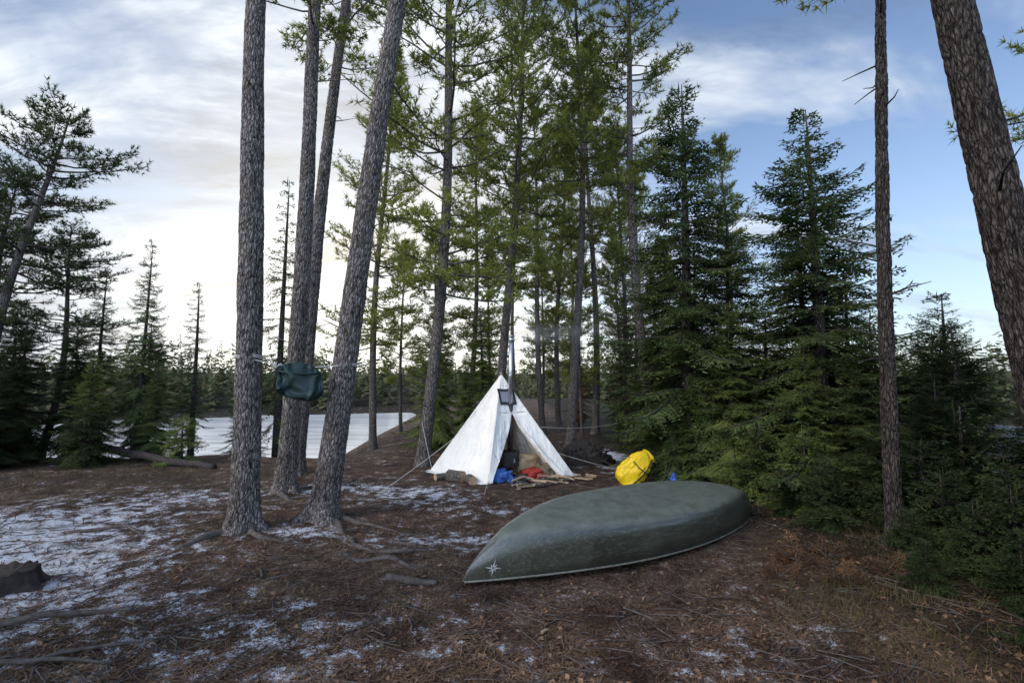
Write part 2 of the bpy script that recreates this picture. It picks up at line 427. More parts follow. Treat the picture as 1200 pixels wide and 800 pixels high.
# pine variants
PV = [pine('pine_v%d' % i, 20 + i, 14, [4.4, 5.4, 3.4, 6.0][i], [2.1, 1.9, 2.1, 1.9][i], .125, [132, 112, 144, 100][i], stubs=16, curve=.12) for i in range(4)]
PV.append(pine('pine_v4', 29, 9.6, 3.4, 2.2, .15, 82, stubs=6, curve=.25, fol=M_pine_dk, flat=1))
PV.append(pine('pine_v5', 37, 9.5, 2.4, 1.6, .09, 80, stubs=8, curve=.1))
grp = 'pines growing around the camp'
pines = [ # x,y,H,var,lean,spin
 (-2.1, 11.5, 17, 2, (.048, 0), 0), (-.42, 14, 16, 0, (.045, 0), 1), (1.8, 15, 16, 1, (.02, 0), 2), (3.75, 13, 16, 3, (-.034, 0), 3),
 (1.15, 18, 13, 1, (-.03, 0), 4), (3.1, 18.2, 15, 3, (.0, 0), 5), (4.3, 19, 12, 0, (0, 0), 6),
 (2.0, 21, 14, 2, (.02, 0), 2.5), (-1.7, 19, 13, 2, (.02, 0), .5), (-4.4, 15.5, 13.5, 2, (.03, 0), 3.5), (6.4, 14.4, 9.6, 1, (.0, 0), 2.2),
 (5.6, 22, 12, 2, (0, 0), 1), (.2, 26, 14, 3, (0, 0), 3), (3.2, 27, 13, 1, (0, 0), 2.7),
]
for (x, y, H, v, ln, sp) in pines:
    place_tree('pine_tree', *PV[v], x, y, H / 14, ln, sp, 'tall pine with grey trunk and clumped green needles', grp)
for (x, y, H, sp) in [(2.5, 17.4, 7.0, 1), (-.9, 21.5, 8, 2), (4.7, 21, 8.5, 3), (1.4, 22.5, 8, 4), (4.9, 15.2, 6.5, 2.4), (-2.9, 19, 8, 3.1), (2.3, 24.5, 8.5, .4), (-4.2, 18.5, 7.5, 1.1), (6.3, 19.5, 7, 4.4)]:
    place_tree('pine_tree', *PV[5], x, y, H / 9.5, (0, 0), sp, 'young yellow green pine between the taller trunks', 'young pines behind the tent')
for (x, y, H, ln, sp) in [(-13.0, 12, 9.2, .15, 1), (-13.9, 12.8, 7.6, .12, 2.2), (-12.9, 13.4, 6.4, .10, 4.0), (-14.6, 12.3, 6.8, .05, 5)]:
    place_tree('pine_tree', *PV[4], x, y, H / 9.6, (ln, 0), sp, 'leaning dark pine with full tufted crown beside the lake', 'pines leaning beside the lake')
place_tree('pine_tree', *PV[1], 8.6, 6.4, 12 / 14, (-.02, 0), .3, 'pine with low spreading branches above the slope', None)

# spruces
SV = [spruce('spruce_v0', 31, 8, 1.9, .5, 1.15, .24, droop=5), spruce('spruce_v1', 32, 8, 1.5, .9, 1.0, .30), spruce('spruce_v2', 33, 7, 2.0, .25, 1.2, .22, droop=4), spruce('spruce_v3', 34, 8, .8, 1.2, .8, .36),
      spruce('spruce_v4', 35, 7, 2.1, .3, 1.15, .24, mat=M_fir, droop=10)]
dm = SV[1][1].copy(); dm.materials.clear(); dm.materials.append(M_dead); SV.append((SV[1][0], dm))
um = SV[2][1].copy(); um.materials.clear(); um.materials.append(M_shaded); SV.append((SV[2][0], um))
SH = [8, 8, 7, 8, 7, 8, 7]
grp2 = 'spruces growing along the shore'
spr = [ # x,y,H,var,spin,widthscale
 (3.65, 10.2, 8.5, 0, 0, 1.15), (5.75, 9.0, 7.3, 2, 1, 1.2), (7.1, 8.0, 3.9, 2, 2.1, 1.4), (8.2, 9.4, 3.8, 0, 3, 1.4), (5.2, 11.5, 6.0, 2, 4, 1.1), (6.3, 10.4, 6.2, 0, 4.6, 1.2),
 (6.6, 7.2, 3.2, 6, .4, 1.4), (5.0, 9.6, 3.6, 4, 5, 1.3), (4.4, 12.4, 4.5, 2, 1.4, 1.1), (6.0, 16, 7, 1, 2, 1),
 (4.15, 9.2, 3.5, 4, 0.5, 1.25), (3.2, 11.2, 3.0, 4, 2.5, 1.2), (4.9, 8.1, 2.7, 4, 3.5, 1.2), (5.7, 7.7, 3.2, 2, 3.9, 1.4), (6.8, 9.8, 4.6, 0, .9, 1.3), (7.9, 7.4, 2.0, 6, 5.1, 1.5), (9.6, 8.9, 2.2, 6, 2.9, 1.5), (6.4, 6.0, 2.1, 6, 4.4, 1.5), (7.5, 6.0, 1.9, 6, 1.4, 1.5), (5.6, 6.5, 2.2, 6, 2.2, 1.4), (3.5, 9.6, 1.9, 4, 1.7, 1.5), (4.4, 10.6, 3.0, 4, 4.2, 1.2),
 (-10.0, 13, 5.9, 1, 2, .8), (-12.0, 14, 5.6, 1, 3, .9), (-9.5, 14.5, 5.4, 3, 4, 1.1), (-7.7, 16, 10, 3, 5, .9), (-11.2, 12.4, 3.6, 6, 3, 1.0),
 (-12.8, 11.5, 3.4, 6, 1, 1.2), (-14.2, 12.6, 4.4, 6, 1.8, 1.2), (-9.2, 12.6, 2.4, 2, .8, 1.1), (-11.6, 10.9, 2.4, 6, 5, 1.3), (-8.4, 15.5, 3.6, 1, 1, 1.1), (-12.0, 11.9, 3.6, 6, 5.5, 1.2), (-13.6, 11.0, 3.2, 6, 2.5, 1.4),
 (-10.4, 12.0, 2.7, 4, 2.8, 1.1), (-13.0, 12.6, 3.9, 0, 1.3, 1.1), (-10.9, 14.6, 4.4, 2, .3, .9), (-7.9, 14.4, 2.6, 4, 4.0, 1.0),
 (-2.2, 14.2, 4.4, 4, 0, .9), (-1.0, 17, 4.6, 4, 2, 1.0), (-1.3, 13.6, 2.8, 4, .7, 1.0),
 (3.6, 15.6, 4.5, 1, 2.4, 1.1), (5.3, 17.5, 6.0, 4, .6, 1.1),
 (8.3, 13, 4.6, 2, 4, 1.2), (22, 26, 6.5, 0, 4, 1), (19.5, 27, 4.5, 2, 4, 1), (9.5, 17, 4.6, 1, 4, 1.2),
 (4.0, 17.0, 4.6, 5, 1, 1.0), (2.7, 19.5, 4.0, 5, 3, 1.0),
 (6.2, 1.2, 7.5, 0, 1, 1.2), (5.0, -1.6, 8, 2, 2, 1.1), (-6.3, 1.4, 8, 0, 3, 1.1), (2.2, -3.6, 8.5, 2, 4, 1.1), (7.6, 3.4, 6, 2, 5, 1.1),  # added out-of-frame spruces, put in to shade the foreground
]
for (x, y, H, v, sp, ws) in spr:
    s = H / SH[v]
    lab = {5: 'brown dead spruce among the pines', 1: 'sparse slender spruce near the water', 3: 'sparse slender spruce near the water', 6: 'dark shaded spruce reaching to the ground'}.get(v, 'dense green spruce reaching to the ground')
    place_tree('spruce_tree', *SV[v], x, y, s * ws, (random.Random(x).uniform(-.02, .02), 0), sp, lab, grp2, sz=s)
# fir saplings
FV = [spruce('fir_v%d' % i, 50 + i, 1.6, .85, .05, 1.0, .13, .05, mat=[M_fir, M_shaded][i]) for i in range(2)]
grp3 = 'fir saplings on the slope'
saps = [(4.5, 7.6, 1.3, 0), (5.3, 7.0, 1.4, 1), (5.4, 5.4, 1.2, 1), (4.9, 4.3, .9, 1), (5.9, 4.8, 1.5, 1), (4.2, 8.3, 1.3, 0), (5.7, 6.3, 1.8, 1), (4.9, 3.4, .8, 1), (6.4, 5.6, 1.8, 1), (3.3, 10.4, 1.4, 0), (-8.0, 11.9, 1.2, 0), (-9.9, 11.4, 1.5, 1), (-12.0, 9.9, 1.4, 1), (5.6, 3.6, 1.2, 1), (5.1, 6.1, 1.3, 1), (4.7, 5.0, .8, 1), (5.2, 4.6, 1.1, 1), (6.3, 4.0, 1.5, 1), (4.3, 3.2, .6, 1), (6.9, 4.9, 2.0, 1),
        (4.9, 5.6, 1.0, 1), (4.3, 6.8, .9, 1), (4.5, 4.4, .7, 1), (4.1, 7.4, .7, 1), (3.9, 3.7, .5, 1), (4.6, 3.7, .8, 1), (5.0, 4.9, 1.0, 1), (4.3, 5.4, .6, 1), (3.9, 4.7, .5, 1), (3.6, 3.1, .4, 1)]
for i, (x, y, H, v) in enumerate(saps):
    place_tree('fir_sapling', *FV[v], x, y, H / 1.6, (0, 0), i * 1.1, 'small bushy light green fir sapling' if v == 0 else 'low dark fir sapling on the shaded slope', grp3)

# far forest
rg = random.Random(99); fb = MB()
for i in range(2200):
    a = rg.uniform(-15, 195); r = 63 + 45 * rg.random() ** 1.3
    x, y = r * math.cos(rad(a)), r * math.sin(rad(a)); z = h(x, y)
    H = (4.6 + 3.4 * noise.noise(Vector((a * .12, r * .05, 0)))) * rg.uniform(.55, 1.45); R = H * rg.uniform(.14, .28); round_ = rg.random() < .35
    c = Vector((x, y, z))
    for j in range(56):
        t = rg.random() ** .8; az = rg.uniform(0, 6.28); pr = math.sqrt(max(0, 1 - (2 * t - .9) ** 2)) * .8 if round_ else (1 - t)
        Rt = R * pr * rg.uniform(.4, 1.25) + .10
        d = Vector((math.cos(az), math.sin(az), rg.uniform(-.4, .2))); p = c + UP * (H * (.02 + .96 * t)); s = d.cross(UP).normalized() * Rt * .3
        fb.add([p, p + d * Rt + s - UP * rg.uniform(-.15, .2), p + d * Rt - s - UP * .2], [(0, 1, 2)])
o = obj('far_forest', fb.mesh('far_forest', [M_far])); o["kind"] = "stuff"

# ------------------------------------------------------------ litter and grass
rg = random.Random(7); lb = MB()
for i in range(70000):
    y = 2.4 + 9 * rg.random() ** 1.5; x = rg.uniform(-.95, .95) * (y + 1.2)
    if x > 6: continue
    a = rg.uniform(0, 6.28); ln = rg.uniform(.025, .06); z = h(x, y) + rg.uniform(.001, .010)
    d = Vector((math.cos(a), math.sin(a), rg.uniform(-.25, .25))) * ln; s = Vector((-math.sin(a), math.cos(a), 0)) * rg.uniform(.0012, .003)
    p = Vector((x, y, z)); lb.add([p - d + s, p - d - s, p + d - s, p + d + s], [(0, 1, 2, 3)])
for i in range(6500):
    y = 2.4 + 8 * rg.random() ** 1.3; x = rg.uniform(-.95, .95) * (y + 1.2)
    if x > 6: continue
    a = rg.uniform(0, 6.28); ln = rg.uniform(.01, .03); p = Vector((x, y, h(x, y) + .008)); 
    u = Vector((math.cos(a), math.sin(a), rg.uniform(-.4, .4))) * ln; w = Vector((-math.sin(a), math.cos(a), rg.uniform(-.4, .4))) * ln * .6
    lb.add([p - u, p + w, p + u * 1.2, p - w + UP * .01], [(0, 1, 2, 3)])
o = obj('needle_litter', lb.mesh('needle_litter', [M_litter])); o["kind"] = "stuff"
tb = MB()
for i in range(1900):
    y = 2.5 + 8 * rg.random() ** 1.3; x = rg.uniform(-.95, .95) * (y + 1.2)
    if x > 5: continue
    a = rg.uniform(0, 6.28); ln = rg.uniform(.04, .22); p = Vector((x, y, 0)); d = Vector((math.cos(a), math.sin(a), 0))
    P = [p - d * ln, p + rv(rg, .03), p + d * ln]
    P = [Vector((q.x, q.y, h(q.x, q.y) + .010)) for q in P]; tb.tube(P, [.006, .005, .002], 4)
o = obj('twig_litter', tb.mesh('twig_litter', [M_oldwood])); o["kind"] = "stuff"

gb = MB()
def blade(x, y, ln, rg, w=.004, lean=.5):
    p = Vector((x, y, h(x, y) - .01)); d = Vector((rg.uniform(-lean, lean), rg.uniform(-lean, lean), 1)).normalized()
    a = rg.uniform(0, 6.28); s = Vector((math.cos(a), math.sin(a), 0)) * w; q = p + d * ln * .55; e = p + d * ln + Vector((d.x, d.y, -.2)) * ln * .4
    gb.add([p - s, p + s, q + s * .7, q - s * .7, e], [(0, 1, 2, 3), (3, 2, 4)])
for i in range(640):
    if rg.random() < .3: cx, cy = rg.uniform(-10, -4.2), rg.uniform(8.6, 11.8)
    else: cx = rg.uniform(2.5, 6.5); cy = rg.uniform(2.5, 8.5)
    if cx > 0 and cx < 3.9 and cy > 4.9: continue
    for j in range(rg.randint(6, 18)):
        blade(cx + rg.gauss(0, .09), cy + rg.gauss(0, .09), rg.uniform(.05, .19), rg, .003)
for i in range(70):
    blade(3.05 + rg.gauss(0, .3), 4.4 + rg.gauss(0, .25), rg.uniform(.18, .36), rg, .0025)
o = obj('grass', gb.mesh('grass', [M_grass])); o["kind"] = "stuff"

def fern(name, seed):
    rg = random.Random(seed); mb = MB(); wd = MB()
    for i in range(14):
        az = rg.uniform(0, 6.28); el = rg.uniform(.2, 1.1)
        spruce_branch(mb, wd, Vector((0, 0, 0)), az, el, rg.uniform(.22, .42), rg, .045, .006)
    return wd.mesh(name + 's', [M_oldwood]), mb.mesh(name, [M_dead])
F1 = fern('fern_frond', 3)
for i, (x, y, s) in enumerate([(2.75, 5.15, .6), (3.15, 5.5, .8), (3.3, 5.0, .7), (3.6, 5.7, .7), (3.9, 5.2, .6)]):
    e = bpy.data.objects.new('dry_shrub', None); coll.objects.link(e); e.location = (x, y, h(x, y)); e.scale = (s, s, s); e.rotation_euler = (0, 0, i * 1.7)
    obj('stem', F1[0], e); obj('foliage', F1[1], e); tag(e, 'low reddish brown dry shrub beside the canoe', 'shrub', 'dry reddish shrubs')

# ------------------------------------------------------------ roots, stump, logs
def limb(name, pts, r0, r1, seed, mat, n=12, parent=None, lump=.2):
    mb = MB(); P = []
    for i in range(len(pts) - 1):
        for j in range(8): P.append(Vector(pts[i]).lerp(Vector(pts[i + 1]), j / 8))
    P.append(Vector(pts[-1])); k = len(P)
    P = [p + noise.noise_vector(p * 2.5 + Vector((seed, 0, 0))) * .05 for p in P]
    mb.tube(P, [(r0 + (r1 - r0) * i / (k - 1)) * (1 + lump * noise.noise(Vector((i * .6, seed, 0)))) for i in range(k)], n)
    for i, v in enumerate(mb.v):
        vv = Vector(v); mb.v[i] = tuple(vv + noise.noise_vector(vv * 14) * r0 * .16)
    return obj(name, mb.mesh(name, [mat], True), parent)
bpy.context.view_layer.update()
def groot(tree, pts, r0, r1, sd):
    P = [(x, y, h(x, y) + dz) for (x, y, dz) in pts]
    o = limb('root', P, r0, r1, sd, M_oldwood)
    o.parent = tree; o.matrix_parent_inverse = tree.matrix_world.inverted()
groot(troot['d'], [(-2.5, 6.95, .03), (-2.2, 6.5, -.02), (-1.9, 6.0, .0), (-1.55, 5.8, .005), (-1.3, 5.85, -.05)], .045, .02, 1)
groot(troot['d'], [(-2.45, 7.05, .03), (-1.9, 6.8, -.01), (-1.4, 6.6, .0), (-.9, 6.4, -.05)], .04, .018, 3)
groot(troot['d'], [(-2.1, 5.9, -.04), (-1.7, 5.5, .02), (-1.35, 5.55, -.01), (-1.05, 5.3, .01), (-.8, 5.3, -.04)], .04, .018, 4)
groot(troot['d'], [(-1.7, 5.85, -.04), (-1.3, 5.7, .02), (-.9, 5.85, .0), (-.6, 5.8, -.04)], .03, .015, 8)
groot(troot['d'], [(-1.5, 6.2, -.03), (-1.2, 6.05, .02), (-.95, 6.1, -.03)], .03, .015, 9)
groot(troot['a'], [(-3.4, 6.45, .02), (-3.1, 6.2, -.02), (-2.7, 6.1, -.04)], .05, .02, 5)
groot(troot['a'], [(-3.7, 6.4, .02), (-3.95, 6.0, -.02), (-4.2, 5.8, -.05)], .05, .02, 6)
groot(troot['b'], [(-4.1, 8.7, .05), (-3.7, 8.2, .0), (-3.3, 8.0, -.03)], .06, .02, 7)

def gpt(x, y, dz): return (x, y, h(x, y) + dz)
o = limb('fallen_log', [gpt(-10.6, 12.3, .35), (-9.2, 11.9, .20), (-7.9, 11.5, .08), gpt(-6.7, 11.1, .05)], .10, .07, 11, M_darkwood, 16); tag(o, 'long fallen log lying at the lake edge', 'log')
o = limb('fallen_branch', [gpt(-4.2, 3.95, .03), gpt(-3.8, 4.1, .03), gpt(-3.3, 4.35, .02)], .03, .017, 12, M_oldwood); tag(o, 'grey dead branch lying on snowy ground', 'branch')
o = limb('fallen_branch', [gpt(-3.4, 3.55, .02), gpt(-3.1, 3.75, .03), gpt(-2.7, 4.0, .02)], .018, .008, 13, M_oldwood); tag(o, 'thin crooked dead branch on needle covered ground', 'branch')
o = limb('fallen_branch', [gpt(-3.8, 3.5, .02), gpt(-3.3, 3.6, .03), gpt(-2.9, 3.65, .02)], .02, .01, 14, M_oldwood); tag(o, 'short dead stick on needle covered ground', 'branch')
o = limb('fallen_branch', [gpt(-1.25, 5.05, .03), gpt(-1.0, 4.95, .035), gpt(-.75, 4.93, .02)], .04, .03, 15, M_oldwood); tag(o, 'stubby dead limb dusted with snow', 'branch')
o = limb('fallen_branch', [gpt(-5.9, 6.6, .02), gpt(-5.2, 6.7, .04), gpt(-4.8, 6.5, .02)], .025, .012, 16, M_oldwood); tag(o, 'crooked dead branch lying on snow patch', 'branch')
for i, (x, y, a) in enumerate([(-1.6, 4.6, .3), (-2.1, 4.9, 1.1), (.25, 3.95, .9), (-1.0, 7.1, .2), (-2.6, 5.2, 2), (1.1, 4.4, 2.6)]):
    dx, dy = math.cos(a) * .12, math.sin(a) * .12
    if i == 2: dx, dy = dx * .4, dy * .4
    o = limb('twig', [gpt(x - dx, y - dy, .012), gpt(x, y, .02), gpt(x + dx, y + dy, .012)], .014 if i == 2 else .012, .007, 20 + i, M_wood if i == 2 else M_oldwood, 6); tag(o, 'pale wood chip on the needles' if i == 2 else 'small dead twig on the needles', 'twig')

def stump(name, x, y, r, hh, seed, lab):
    mb = MB(); n = 60; rows = 26
    for i in range(rows):
        z = -.12 + (hh + .12) * i / (rows - 1)
        for k in range(n):
            a = 2 * math.pi * k / n
            fl = math.exp(-max(0, z) / .09)
            rr = r * (1 + .6 * fl * (.5 + .5 * math.sin(a * 5 + seed)) + .16 * noise.noise(Vector((math.cos(a) * 5, math.sin(a) * 5, seed)))) + .02 * noise.noise(Vector((math.cos(a) * 9, math.sin(a) * 9, z * 4)))
            zz = z + (.06 * noise.noise(Vector((math.cos(a) * 3, math.sin(a) * 3, seed))) if i == rows - 1 else 0)
            mb.v.append((rr * math.cos(a), rr * math.sin(a), zz))
    for i in range(rows - 1):
        for k in range(n):
            a0 = i * n + k; b0 = i * n + (k + 1) % n; mb.f.append((a0, b0, b0 + n, a0 + n)); mb.m.append(0)
    o = (rows - 1) * n; mb.v.append((0, 0, hh - .05)); c = len(mb.v) - 1
    for k in range(n): mb.f.append((o + k, o + (k + 1) % n, c)); mb.m.append(0)
    ob = obj(name, mb.mesh(name, [M_darkwood], True), None, (x, y, h(x, y))); tag(ob, lab, 'stump'); return ob
stump('tree_stump', -4.86, 4.85, .20, .19, 2, 'weathered dark cut tree stump with spreading base')

rg = random.Random(5)
def blob(name, dims, seed, mats, amp=.12, freq=2.0, power=1.0, sub=4, flat=0):
    bm = bmesh.new(); bmesh.ops.create_icosphere(bm, subdivisions=sub, radius=1)
    for v in bm.verts:
        d = v.co.normalized()
        p = Vector([math.copysign(abs(c) ** power, c) for c in d])
        p *= 1 + amp * noise.noise(d * freq + Vector((seed, 0, 0))) + amp * .4 * noise.noise(d * freq * 3.1 + Vector((seed, 1, 0)))
        v.co = Vector((p.x * dims[0], p.y * dims[1], p.z * dims[2]))
    me = bpy.data.meshes.new(name); bm.to_mesh(me); bm.free()
    for m_ in mats: me.materials.append(m_)
    me.polygons.foreach_set('use_smooth', [True] * len(me.polygons)); return me
e = bpy.data.objects.new('upturned_stump', None); coll.objects.link(e); e.location = (1.75, 11.6, h(1.75, 11.6)); tag(e, 'dark upturned stump with tangled roots behind the tent', 'stump')
obj('stump', blob('stump', (.5, .35, .40), 3, [M_darkwood], .6, 2.5), e)
mb = MB()
for i in range(22):
    az = rg.uniform(0, 6.28); d = Vector((math.cos(az), math.sin(az) * .7, rg.uniform(.05, .9))).normalized(); p = d * .28; 
    mb.tube([p, p + d * .2 + rv(rg, .06), p + d * .38 + rv(rg, .12) - UP * .05], [.035, .022, .008], 6)
obj('root', mb.mesh('root', [M_darkwood], True), e)

# ------------------------------------------------------------ canoe
Lc = 4.95; Sh = .57
def hp(u, a, side):
    au = abs(u)
    bq = .58 * max(0.0, 1 - au ** 2.05) ** .95 + .004
    sh = .435 + .135 * au ** 3
    kz = .03 * au ** 2 + .20 * au ** 4.5
    th = a * math.pi / 2; n = 2.0 / (6.2 - 4.0 * sm(.3, 1.0, au))
    y = bq * max(0.0, math.sin(th)) ** n
    z = kz + (sh - kz) * (1 - max(0.0, math.cos(th)) ** n)
    t = max(0.0, min(1.0, (z - kz) / (sh - kz)))
    x = Lc / 2 * u - math.copysign(1, u) * au ** 8 * .30 * (1 - t) ** 2.0
    z += .02 * (y / .56) ** 2 * (1 - t) * (1 - au)
    y *= 1 - .07 * (1 - t) * (1 - au) - .04 * sm(.8, 1, t) * (1 - au)
    return Vector((x, side * y, Sh - z))
def canoe_mat():
    m, nt, b = nodes('canoe_hull_green'); L = nt.links.new
    tc = N(nt, 'ShaderNodeTexCoord')
    n = N(nt, 'ShaderNodeTexNoise', Scale=3.0, Detail=5.0, Roughness=.7); L(tc.outputs['Object'], n.inputs['Vector'])
    c = ramp(nt, n.outputs[0], [(.3, (.030, .031, .022)), (.7, (.066, .068, .048))])
    mp = N(nt, 'ShaderNodeMapping'); mp.inputs['Scale'].default_value = (.5, 14, 8); mp.inputs['Rotation'].default_value = (0, 0, .10); L(tc.outputs['Object'], mp.inputs[0])
    s = N(nt, 'ShaderNodeTexNoise', Scale=5.0, Detail=5.0, Roughness=.75); L(mp.outputs[0], s.inputs['Vector'])
    sr = ramp(nt, s.outputs[0], [(.52, (0, 0, 0)), (.62, (1, 1, 1))])
    f = N(nt, 'ShaderNodeTexNoise', Scale=7.0, Detail=5.0, Roughness=.65); L(tc.outputs['Object'], f.inputs['Vector'])
    fr = ramp(nt, f.outputs[0], [(.30, (.35, .35, .35)), (.62, (1, 1, 1))])
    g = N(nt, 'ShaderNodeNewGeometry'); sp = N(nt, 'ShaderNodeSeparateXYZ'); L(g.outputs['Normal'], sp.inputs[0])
    up = ramp(nt, sp.outputs[2], [(.55, (0, 0, 0)), (.85, (1, 1, 1))])  # lighter upward faces: powdery frost plus painted-in top light
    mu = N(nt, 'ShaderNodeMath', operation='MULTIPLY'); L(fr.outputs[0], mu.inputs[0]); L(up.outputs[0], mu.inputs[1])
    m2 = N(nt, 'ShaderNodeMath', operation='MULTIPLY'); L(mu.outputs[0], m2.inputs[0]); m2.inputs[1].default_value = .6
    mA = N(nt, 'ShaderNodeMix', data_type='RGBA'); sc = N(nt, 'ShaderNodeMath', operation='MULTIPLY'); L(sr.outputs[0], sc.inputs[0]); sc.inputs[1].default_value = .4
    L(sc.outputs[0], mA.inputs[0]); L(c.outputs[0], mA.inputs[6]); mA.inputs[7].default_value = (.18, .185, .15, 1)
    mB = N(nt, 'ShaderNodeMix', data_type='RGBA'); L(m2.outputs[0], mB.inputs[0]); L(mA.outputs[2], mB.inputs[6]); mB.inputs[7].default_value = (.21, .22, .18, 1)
    L(mB.outputs[2], b.inputs['Base Color'])
    rr = N(nt, 'ShaderNodeMapRange'); L(n.outputs[0], rr.inputs[0]); rr.inputs[3].default_value = .24; rr.inputs[4].default_value = .40; L(rr.outputs[0], b.inputs['Roughness'])
    b.inputs['Specular IOR Level'].default_value = .8
    bp = N(nt, 'ShaderNodeBump', Strength=.3, Distance=.004); L(s.outputs[0], bp.inputs['Height']); L(bp.outputs[0], b.inputs['Normal'])
    return m
can = bpy.data.objects.new('canoe', None); coll.objects.link(can)
tag(can, 'dark olive green canoe lying upside down on the ground', 'canoe')
cx, cy = 1.60, 6.27
can.location = (cx, cy, h(cx, cy) + .04); can.rotation_euler = (rad(11), rad(1), rad(33))
mb = MB(); NU, NV = 120, 44
for i in range(NU + 1):
    u = -1 + 2 * i / NU; u = math.copysign(1 - (1 - abs(u)) ** 1.25, u)
    for j in range(-NV, NV + 1):
        mb.v.append(tuple(hp(u, abs(j) / NV, -1 if j < 0 else 1)))
W = 2 * NV + 1
for i in range(NU):
    for j in range(W - 1):
        mb.f.append((i * W + j, (i + 1) * W + j, (i + 1) * W + j + 1, i * W + j + 1)); mb.m.append(0)
hull = obj('hull', mb.mesh('hull', [canoe_mat()], True), can)
md = hull.modifiers.new('t', 'SOLIDIFY'); md.thickness = .008; md.offset = 0
M_gun = simple('gunwale_trim', (.10, .095, .075), (.22, .21, .17), 30, .5)
for sd in (-1, 1):
    mb = MB(); pts = [hp(-1 + 2 * i / 80, 1, sd) + Vector((0, sd * .005, 0)) for i in range(81)]
    mb.tube(pts, [.011] * 81, 8); obj('gunwale', mb.mesh('gunwale', [M_gun], True), can)
mb = MB()
for u in (-.35, 0, .35):
    a_, b_ = hp(u, 1, -1), hp(u, 1, 1); mb.tube([a_, a_.lerp(b_, .5), b_], [.022, .018, .022], 8)
obj('thwart', mb.mesh('thwart', [M_wood], True), can)
M_white = simple('emblem_white', (.6, .6, .6), (.75, .75, .75), 20, .5, 0)
def on_hull(p, q, u0=-.905, z0=.155):
    u = u0 + p / (Lc / 2); zt = z0 + q
    lo, hi_ = .05, .999
    for _ in range(22):
        mid = (lo + hi_) / 2
        if hp(u, mid, -1).z > zt: lo = mid
        else: hi_ = mid
    a = (lo + hi_) / 2
    c = hp(u, a, -1); du = hp(u + .004, a, -1) - c; da = hp(u, min(a + .004, 1), -1) - c
    nn = du.cross(da)
    nn = nn.normalized() if nn.length > 1e-9 else Vector((0, -1, 0))
    if nn.y > 0: nn = -nn
    return c + nn * .007
mb = MB()
def tri_on(pts, k=4):
    A, B, C = pts
    idx = {}
    for i in range(k + 1):
        for j in range(k + 1 - i):
            w = (i / k, j / k, 1 - (i + j) / k)
            idx[(i, j)] = len(mb.v)
            mb.v.append(tuple(on_hull(A[0] * w[0] + B[0] * w[1] + C[0] * w[2], A[1] * w[0] + B[1] * w[1] + C[1] * w[2])))
    for i in range(k):
        for j in range(k - i):
            mb.f.append((idx[(i, j)], idx[(i + 1, j)], idx[(i, j + 1)])); mb.m.append(0)
            if i + j < k - 1: mb.f.append((idx[(i + 1, j)], idx[(i + 1, j + 1)], idx[(i, j + 1)])); mb.m.append(0)
for k in range(8):
    a = k * math.pi / 4; Rr = .085 if k % 2 == 0 else .05; r2 = .02
    tip = (Rr * math.cos(a), Rr * math.sin(a))
    for s in (-1, 1):
        b1 = (r2 * math.cos(a + s * .39), r2 * math.sin(a + s * .39))
        if s == 1 and k % 2 == 0: tri_on([tip, b1, (.002 * math.cos(a), .002 * math.sin(a))])
        elif s == -1 and k % 2 == 0: tri_on([tip, b1, (b1[0] * .78, b1[1] * .78)], 3)
        elif s == 1: tri_on([tip, b1, (r2 * .5 * math.cos(a), r2 * .5 * math.sin(a))], 3)
obj('emblem', mb.mesh('emblem', [M_white]), can)

# ------------------------------------------------------------ tent
def canvas_mat():
    m, nt, b = nodes('tent_canvas'); L = nt.links.new
    tc = N(nt, 'ShaderNodeTexCoord')
    n = N(nt, 'ShaderNodeTexNoise', Scale=2.5, Detail=5.0); L(tc.outputs['Object'], n.inputs['Vector'])
    c = ramp(nt, n.outputs[0], [(.3, (.82, .78, .70)), (.65, (.91, .88, .81))]); L(c.outputs[0], b.inputs['Base Color'])
    b.inputs['Roughness'].default_value = .85; b.inputs['Specular IOR Level'].default_value = .1
    mp = N(nt, 'ShaderNodeMapping'); mp.inputs['Scale'].default_value = (1.5, 1.5, .5); L(tc.outputs['Object'], mp.inputs[0])
    n2 = N(nt, 'ShaderNodeTexNoise', Scale=4.0, Detail=2.0, Distortion=1.2); L(mp.outputs[0], n2.inputs['Vector'])
    bp = N(nt, 'ShaderNodeBump', Strength=.7, Distance=.09); L(n2.outputs[0], bp.inputs['Height']); L(bp.outputs[0], b.inputs['Normal'])
    tr = N(nt, 'ShaderNodeBsdfTranslucent'); tr.inputs[0].default_value = (.85, .58, .32, 1)
    mx = N(nt, 'ShaderNodeMixShader'); mx.inputs[0].default_value = .17
    L(b.outputs[0], mx.inputs[1]); L(tr.outputs[0], mx.inputs[2]); L(mx.outputs[0], nt.nodes['Material Output'].inputs[0])
    return m
M_canvas = canvas_mat()
FL, FR, BL = Vector((-.46, 9.4, 0)), Vector((1.28, 10.05, 0)), Vector((-1.80, 10.75, 0))
BR = Vector((-.06, 11.5, 0)); AP = Vector((-.235, 10.45, 2.12))
for P in (FL, FR, BL, BR): P.z = h(P.x, P.y) + .02
cen = (FL + FR + BL + BR) / 4
tent = bpy.data.objects.new('tent', None); coll.objects.link(tent); tent.location = (cen.x, cen.y, 0)
tag(tent, 'white canvas pyramid tent with open front', 'tent')
